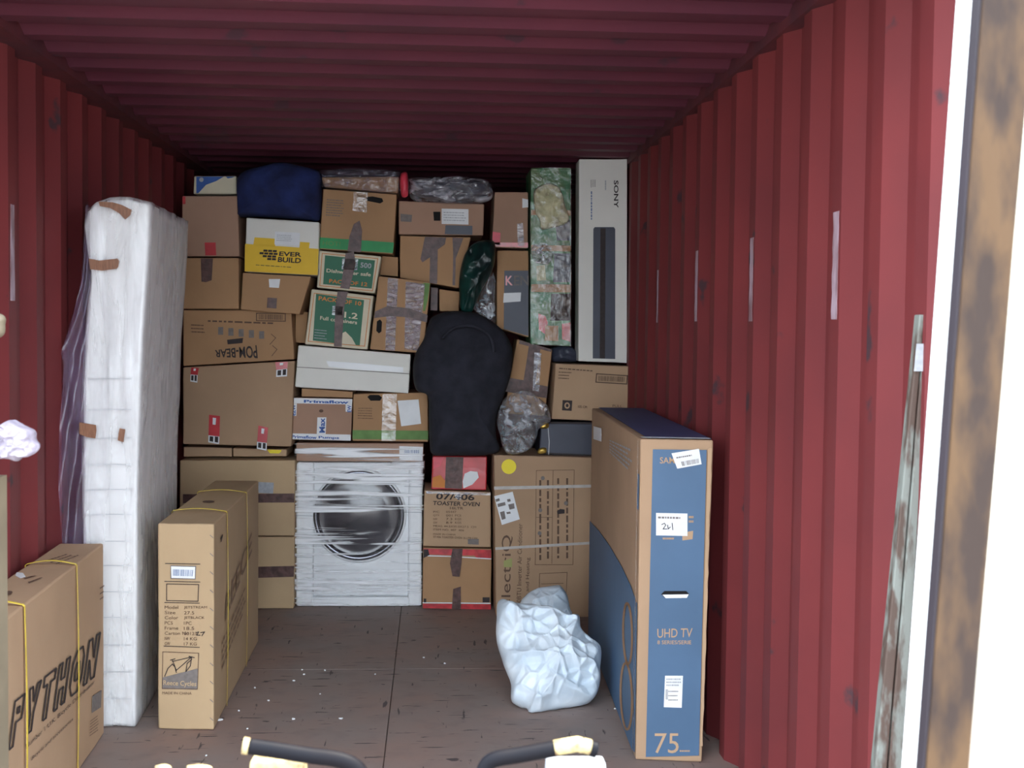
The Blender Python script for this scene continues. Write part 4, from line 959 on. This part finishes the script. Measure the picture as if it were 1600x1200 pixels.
decal('printed_panel', [(677, 714), (694, 714), (688, 728), (677, 733)], pl, M['pink'], t)
decal('printed_panel', [(676, 746), (688, 742), (696, 752), (695, 762), (675, 761)], pl, M['orange'], t, off=.0028)

# ---- black round bag
t = thing('black_bag', H(728, 710, YA), 'large rounded black fabric bag in the middle of the stack', 'bag')
ol = [(677, 494), (707, 486), (745, 489), (775, 507), (792, 525), (801, 548), (798, 585), (787, 620), (777, 650), (775, 680), (780, 703), (760, 711), (715, 711.5), (677, 710), (671, 690), (670, 650), (668, 618), (650, 608), (645, 580), (649, 553), (662, 530), (668, 510)]
inflate('bag_body', ol, PY(YA-.12), .16, .11, M['black'], t, amp=.03, freq=5, seed=4, rings=26, segs=130, power=.4)
# seam piping and handle of the bag
pts = [V((0, 0, 0))+HP(x, y, PY(YA-.285)) for x, y in [(690, 530), (710, 512), (740, 510), (765, 525), (772, 550)]]
tube('strap', ssmooth(pts), .008, M['black'], t)
# ---- green-black sack above, clear bag beside
o = inflate('refuse_sack', [(745, 378), (770, 376), (774, 396), (768, 425), (752, 455), (742, 480), (735, 488), (720, 486), (717, 460), (719, 425), (727, 395)], PY(YA-.12), .06, .05, M['dkgreen'], amp=.03, freq=10, seed=7, rings=18, segs=100)
tag(o, 'dark green plastic sack squeezed above the black bag', 'sack')
o = inflate('plastic_bag', [(762, 420), (773, 430), (774, 470), (775, 500), (768, 505), (752, 496), (741, 486), (745, 470), (755, 445)], PY(YA+.03), .03, .05, M['bubble'], amp=.02, freq=16, seed=8, rings=14, segs=80)
tag(o, 'small clear plastic bag beside the dark green sack', 'plastic bag')

# ================================================================== RIGHT OF THE STACK
t, pl, b = carton([(773, 300), (825, 300), (825, 388), (769, 386.5)], YA, .4, M['card4'], 'brown box with red printed tape along its bottom, left of the tall green box')
decal('tape', [(770, 362), (782, 364), (781, 383), (769, 381)], pl, M['pink'], t)
decal('tape', [(770, 379), (825, 379), (825, 387), (770, 385)], pl, M['redtape'], t)
decal('tape', [(808, 350), (817, 348), (819, 384), (809, 385)], pl, M['wrapdk'], t, off=.006)
decal('tape', [(816, 310), (825, 312), (825, 324), (816, 325)], pl, M['paper'], t, off=.0045)
t, pl, b = carton([(777, 391), (826, 391.5), (826, 527), (776, 512)], YA, .4, M['card3'], 'tall brown appliance carton with a dark printed panel, left of the tall green box')
decal('printed_panel', [(788, 423), (825.5, 423), (825.5, 525), (787, 514)], pl, M['dark'], t)['label'] = 'dark printed panel'
text('KEN', [(790, 431), (826, 431), (826, 446), (790, 446)], pl, M['inkgy'], t, off=.006, bold=.01)
text('K', [(790, 431), (801, 431), (801, 446), (790, 446)], pl, M['redtape'], t, off=.0066, bold=.01)
decal('label', [(787, 458), (814, 457), (813, 471), (786, 473)], pl, M['paper'], t, off=.0055)
# tall green box in film
t, pl, b = carton([(829.5, 262), (892, 262), (891.5, 541), (829, 538)], YA-.06, .35, M['greenwrap'], 'tall green box taped and wrapped in clear film, left of the tall white soundbar box')
decal('printed_panel', [(866, 396), (891, 396), (891, 441), (864, 441)], pl, M['dark'], t)
decal('printed_panel', [(861, 459), (891, 459), (891, 501), (860, 501)], pl, M['ink'], t)
decal('printed_panel', [(876, 330), (891, 345), (891, 376), (870, 376), (868, 350)], pl, M['dark'], t, off=.0025)
for a, bb in ((383, 392), (444, 456), (328, 336)): decal('tape', [(830, a), (891.5, a+1), (891.5, bb+1), (830, bb)], pl, M['card3'], t, off=.0045)
decal('printed_panel', [(841, 490), (852, 494), (856, 504), (851, 522), (842, 515)], pl, M['red'], t)
decal('printed_panel', [(878, 506), (891, 504), (891, 534), (878, 530)], pl, M['redtape'], t)
decal('printed_panel', [(852, 509), (872, 509), (872, 533), (851, 532)], pl, M['card3'], t, off=.0055)
inflate('crumpled_paper', [(834, 300), (846, 290), (856, 286), (870, 290), (878, 302), (883, 322), (889, 342), (880, 352), (862, 356), (846, 358), (843, 344), (836, 330)], PY(YA-.065), .02, .002, M['crump'], t, amp=.012, freq=24, seed=3, rings=12, segs=80)
inflate('crumpled_film', [(832, 385), (845, 379), (860, 384), (866, 396), (862, 408), (850, 413), (836, 410), (831, 398)], PY(YA-.065), .03, .002, M['bubble'], t, amp=.018, freq=30, seed=4, rings=12, segs=70)
decal('printed_panel', [(838, 416), (851, 414), (853, 438), (839, 439)], pl, M['crump'], t, off=.0045)
q = [H(829, 262, YA-.072), H(892.5, 262, YA-.072), H(892, 541, YA-.072), H(828.5, 538, YA-.072)]
vs = []; fs = []
for j in range(31):
    for i in range(9):
        p = (q[0]*(1-i/8)+q[1]*(i/8))*(1-j/30)+(q[3]*(1-i/8)+q[2]*(i/8))*(j/30); p.y -= .006+abs(noise.noise(p*18))*.014; vs.append(p)
for j in range(30):
    for i in range(8): a = j*9+i; fs.append((a, a+1, a+10, a+9))
link('plastic_wrap', vs, fs, M['tapelt'], t, smooth=True)
# tall white soundbar box
t, pl, b = carton([(905, 249), (980, 248.5), (979.5, 567), (903.5, 564)], YA-.05, .16, M['white'], 'tall white soundbar carton standing upright by the right wall', bev=.003)
decal('printed_picture', [(927, 358), (929, 355), (959, 355), (961, 358), (961, 561), (926, 560)], pl, M['dark'], t)['label'] = 'dark picture of the soundbar'
decal('printed_picture', [(938, 357), (946, 357), (945, 560), (937, 560)], pl, M['ink'], t, off=.0045)
text('SONY', [(966, 282), (966, 325), (959, 325), (959, 282)], pl, M['ink'], t, bold=.02)
smallprint([(931, 281), (931, 293), (922, 293), (922, 281)], 3, pl, M['inkgy'], t, 5, h=.35)
smallprint([(926, 299), (926, 345), (922, 345), (922, 299)], 1, pl, M['inkbl'], t, 6)
smallprint([(948, 282), (948, 300), (944, 300), (944, 282)], 1, pl, M['inklt'], t, 7)
# dim grey bag behind, under the white box
o = inflate('grey_bag', [(860, 546), (874, 541), (893, 542), (901, 552), (901, 564), (880, 566), (864, 564)], PY(YA+.06), .05, .1, M['dark'], amp=.015, freq=14, rings=10, segs=60)
tag(o, 'dim grey bag in the gap below the tall green box', 'bag')
# brown box below the soundbar carton
t, pl, b = carton([(868, 568), (987.5, 572.5), (984, 660), (862, 655)], YA-.10, .4, M['card2'], 'wide brown box under the tall white carton at the right wall')
stroke('printed_frame', [[(932, 584), (980, 587), (979, 600), (931, 597), (932, 584)]], 1.6, pl, M['inkbr'], t)
bars([(935, 587), (977, 589), (976, 597), (935, 595)], 26, pl, M['inkbr'], t, 9)
smallprint([(874, 574), (926, 578), (925, 581), (873, 577)], 1, pl, M['inkbr'], t, 2)
smallprint([(873, 579), (893, 580), (891, 594), (872, 593)], 3, pl, M['inkbr'], t, 2, h=.3)
decal('print_mark', [(879, 625), (894, 626), (893, 642), (878, 641)], pl, M['ink'], t, off=.0035)
decal('print_mark', ell(886, 633.5, 4.3, 5, 16), pl, M['card2'], t, off=.005)
decal('print_mark', ell(886, 633.5, 2.2, 2.8, 12), pl, M['ink'], t, off=.0065)
text('105 CM', [(903, 633), (917, 634), (917, 638), (903, 637)], pl, M['inkbr'], t)
text('PULL', [(957, 632), (972, 633), (972, 637), (957, 636)], pl, M['inkbr'], t)
# leaning taped box
t, pl, b = carton([(808, 530), (863, 546), (851, 650), (787, 646)], YA-.02, .28, M['card3'], 'leaning brown box bound with wide dark tape, right of the black bag')
decal('tape', [(827, 536), (845, 541), (836, 600), (856, 604), (854, 622), (790, 612), (793, 590), (818, 594)], pl, M['tape'], t)
decal('tape', [(812, 531.5), (862, 546), (861, 550), (811, 537)], pl, M['tape'], t, off=.0035)
decal('tape', [(835, 550), (846, 552), (842, 612), (832, 610)], pl, M['wrapdk'], t, off=.0055)
# black case with brass corners
t, pl, b = carton([(845, 661), (928, 661.5), (928, 713), (843, 710)], YA-.12, .3, M['dark'], 'low black case with brass corner fittings on the air conditioner carton', name='black_case', bev=.006)
stroke('trim_edge', [[(861, 660.5), (928, 661)], [(848, 708), (928, 711.5)]], 2.4, pl, M['ink'], t)
for a, bb in ((850, 665), (846.5, 704.5)):
    inflate('brass_corner', [(a-6, bb-2), (a, bb-5), (a+7, bb-4), (a+7, bb+3), (a, bb+5), (a-6, bb+4)], PY(YA-.125), .012, .002, M['gold'], t, amp=.003, freq=40, rings=6, segs=36)['label'] = 'brass corner fitting'
stroke('cord', [[(856, 666), (858, 690), (857, 712)]], .8, pl, M['paper'], t, off=.006)
# crumpled clear bag in front
o = inflate('plastic_bag', [(788, 622), (802, 613), (818, 609), (832, 614), (846, 626), (856, 640), (862, 655), (852, 664), (842, 672), (838, 686), (828, 700), (812, 707.5), (794, 708.5), (784, 698), (780, 682), (775, 655), (780, 636)], PY(YA-.22), .07, .03, M['bubble'], amp=.035, freq=13, seed=12, rings=40, segs=220, power=.5, edge=.6, facet=1)
tag(o, 'big crumpled clear plastic bag on the air conditioner carton', 'plastic bag')

# air conditioner carton
def aircon():
    q = [(772, 711), (930, 715), (924, 967), (775, 963)]
    y = YA-.19
    t, pl, b = carton(q, y, .45, M['card'], 'tall air conditioner carton with white straps and a round yellow sticker')
    decal('sticker', ell(795, 729, 11.5, 11.5), pl, M['sticker'], t)['label'] = 'round yellow sticker'
    decal('strap', [(772, 760), (929, 757), (929, 761.5), (772, 765)], pl, M['wstrap'], t, th=.002)
    decal('strap', [(774, 855), (926, 846), (926, 850), (774, 859)], pl, M['wstrap'], t, th=.002)
    la = decal('label', [(772, 775), (801, 768), (812, 811), (784, 820)], pl, M['paper'], t, off=.006); la['label'] = 'tilted white shipping label'
    quads('label_print', [[(774, 780), (780, 778), (781, 782), (775, 784)], [(777, 787), (789, 784), (790, 789), (778, 792)], [(792, 780), (797, 779), (798, 783), (793, 784)], [(794, 788), (803, 786), (804, 794), (796, 796)], [(781, 800), (788, 798), (790, 810), (784, 812)], [(791, 800), (797, 799), (798, 802), (792, 803)]], pl, M['inkgy'], la, .008)
    text('electriQ', [(783, 950), (784, 836), (801, 836), (800, 950)], pl, M['inkbr'], t, off=.0045)
    text('Q', [(788, 851), (788, 848), (788.5, 848), (788.5, 851)], pl, M['card'], t, off=.003)
    decal('print_mark', [(787, 876), (800, 872), (800, 886), (787, 886)], pl, M['lgreenpale'], t, off=.0035)
    text('9000BTU Inverter Air Conditioner', [(807, 955), (809, 818), (816, 818), (814, 955)], pl, M['inkbr'], t)
    text('Cooling and Heating', [(820, 962), (822, 871), (829, 871), (827, 962)], pl, M['inkbr'], t)
    stroke('printed_frame', [[(838, 735), (897, 734), (895, 882)], [(838, 735), (836, 882), (895, 882)], [(864, 735), (862, 880)], [(838, 808), (862, 808)], [(843, 896), (886, 894), (884, 940), (842, 941), (843, 896)], [(846, 912), (880, 911)]], .7, pl, M['inkbr'], t)
    r = random.Random(4)
    for cx_, y0 in ((844, 745), (856, 745), (872, 742), (886, 742)):
        smallprint([(cx_+3, y0+5), (cx_+3, y0+130), (cx_-3, y0+130), (cx_-3, y0+5)], 1, pl, M['inkbr'], t, int(cx_), fill=.95, h=.5)
    for x, yy in ((848, 747), (844, 797), (877, 799), (843, 833), (884, 786)): decal('print_mark', ell(x, yy, 3.2, 3.4, 8), pl, M['inkgy'], t, off=.0045)
    decal('print_mark', [(870, 799), (875, 795), (882, 796), (882, 802), (871, 803)], pl, M['ink'], t, off=.0055)
M['lgreenpale'] = mat('pale_green_ink', (164, 164, 104), .8, scale=10, var=.05)
aircon()

# ================================================================== WHITE SACK
def sack():
    # lies on the floor leaning back: its plane tilts away towards the top
    p0 = HZ(840, 1112, .012); tilt = V((.05, -1, .75)).normalized()
    pl = (p0+V((0, .05, .0)), tilt)
    t = thing('white_sack', V((p0.x+.05, p0.y+.15, 0)), 'crumpled white woven sack slumped on the floor in front of the air conditioner carton', 'sack')
    o = inflate('sack_body', [(779, 939), (800, 944), (840, 948), (866, 954), (890, 966), (905, 966), (908, 985), (925, 1000), (939, 1015), (938, 1045), (936, 1070), (930, 1088), (918, 1098), (895, 1104), (865, 1110), (842, 1117), (826, 1118), (822, 1108), (800, 1094), (798, 1066), (788, 1040), (776, 1000), (776, 968)], pl, .12, .12, M['sack'], t, amp=.034, freq=8, seed=21, rings=60, segs=330, power=.55, edge=.3, facet=1)
    pl2 = (HZ(855, 1010, 0)+V((0, -.12, 0)), V((0, -1, .35)).normalized())
    o2 = inflate('sack_mouth', [(812, 950), (822, 930), (838, 919), (856, 916), (872, 914), (878, 918), (886, 930), (891, 950), (895, 965), (895, 1020), (860, 1040), (820, 1020)], pl2, .08, .06, M['sack'], t, amp=.022, freq=9, seed=22, rings=40, segs=220, power=.5, facet=1)
    for o_ in (o, o2):
        b = wloc(t)
        for v in o_.data.vertices:
            if v.co.z+b.z < .003: v.co.z = .003-b.z
sack()

# ================================================================== PAPER SCRAPS ON THE FLOOR
pts = [(343, 1125), (373, 1111), (458, 1124), (472, 1047), (508, 1048), (475, 1054), (459, 1064), (533, 1123), (386, 1139), (322, 1181), (398, 1075), (662, 1028), (695, 1037), (500, 1085), (586, 1054), (420, 1095), (961, 1108)]
for i, (x, y) in enumerate(pts):
    c = HZ(x, y, .0015); r = random.Random(i); s = .003+.003*r.random()+(.006 if i in (0, 7) else 0)
    pp = [c+V((s*r.uniform(.6, 1.3)*math.cos(a), s*r.uniform(.6, 1.2)*math.sin(a), 0)) for a in [k*math.pi/3 for k in range(6)]]
    k = len(pp); vs = pp+[p+V((0, 0, .002+.003*r.random())) for p in pp]
    o = fixn(link('paper_scrap', vs, [tuple(range(k)), tuple(range(k, 2*k))]+[(a, (a+1) % k, k+(a+1) % k, k+a) for a in range(k)], M['paper'], loc=c))
    tag(o, 'tiny white paper scrap lying on the brown floor', 'scrap', 'paper scraps on the floor')

# ================================================================== HANDLES AT THE BOTTOM EDGE
def handles():
    y = 1.60
    tip = H(384, 1166, y)
    t = thing('trolley_handle', V((H(560, 1200, y).x, y, -.15)), 'black tubular handle with a worn cream end, at the bottom edge left of centre', 'handle')
    a = [H(x, yy, y+d) for x, yy, d in [(388, 1166, 0), (430, 1172, 0), (480, 1180, .0), (525, 1186, .0), (552, 1196, 0), (566, 1215, 0), (570, 1260, 0)]]
    a = ssmooth(a, 5)+[V((a[-1].x, y, -.15))]
    tube('tube', a, .0105, M['tube'], t)
    d = (a[0]-a[1]).normalized()
    tube('end_cap', [a[0]+d*.007, a[0]-d*.001], .0112, M['worncream_sunlit'], t)['label'] = 'worn cream tube end'
    q = [H(x, yy, y+.05) for x, yy in [(392, 1189), (476, 1189), (480, 1240), (386, 1240)]]
    jitterbox('bracket', q+[p+V((0, .03, 0)) for p in q], M['worncream_sunlit'], t, bev=.004, nz=.002)['label'] = 'scuffed cream bracket'
    t = thing('trolley_handle', V((H(752, 1200, y).x, y, -.15)), 'black tubular handle with a scuffed cream highlight, at the bottom edge right of centre', 'handle')
    a = [H(x, yy, y) for x, yy in [(932, 1172), (915, 1167), (902, 1164), (860, 1171), (810, 1180), (772, 1187), (758, 1200), (754, 1225), (752, 1270)]]
    a = ssmooth(a, 5)+[V((a[-1].x, y, -.15))]
    tube('tube', a, .0105, M['tube'], t)
    tube('worn_highlight', [H(x, yy, y-.0005) for x, yy in [(922, 1168), (902, 1163), (866, 1169)]], .0108, M['worncream_sunlit'], t)['label'] = 'scuffed cream patch with sun highlight in its colour'  # wear and the sun's highlight on the tube, both painted cream
    q = [H(x, yy, y+.05) for x, yy in [(856, 1192), (946, 1192), (950, 1240), (852, 1240)]]
    jitterbox('bracket', q+[p+V((0, .03, 0)) for p in q], M['inklt'], t, bev=.004, nz=.002)['label'] = 'pale grey bracket'
    for x0, x1, n_ in ((242, 268, 'left'), (292, 332, 'right')):
        o = inflate('knob', [(x0, 1200), (x0+4, 1196), ((x0+x1)/2, 1194), (x1-3, 1197), (x1, 1203), (x1-4, 1230), (x0+4, 1230)], PY(y+.02), .012, .012, M['worncream_sunlit'], amp=.002, freq=30, rings=6, segs=40)
        tag(o, 'cream worn knob just showing at the bottom edge, %s one of two' % n_, 'knob')
handles()
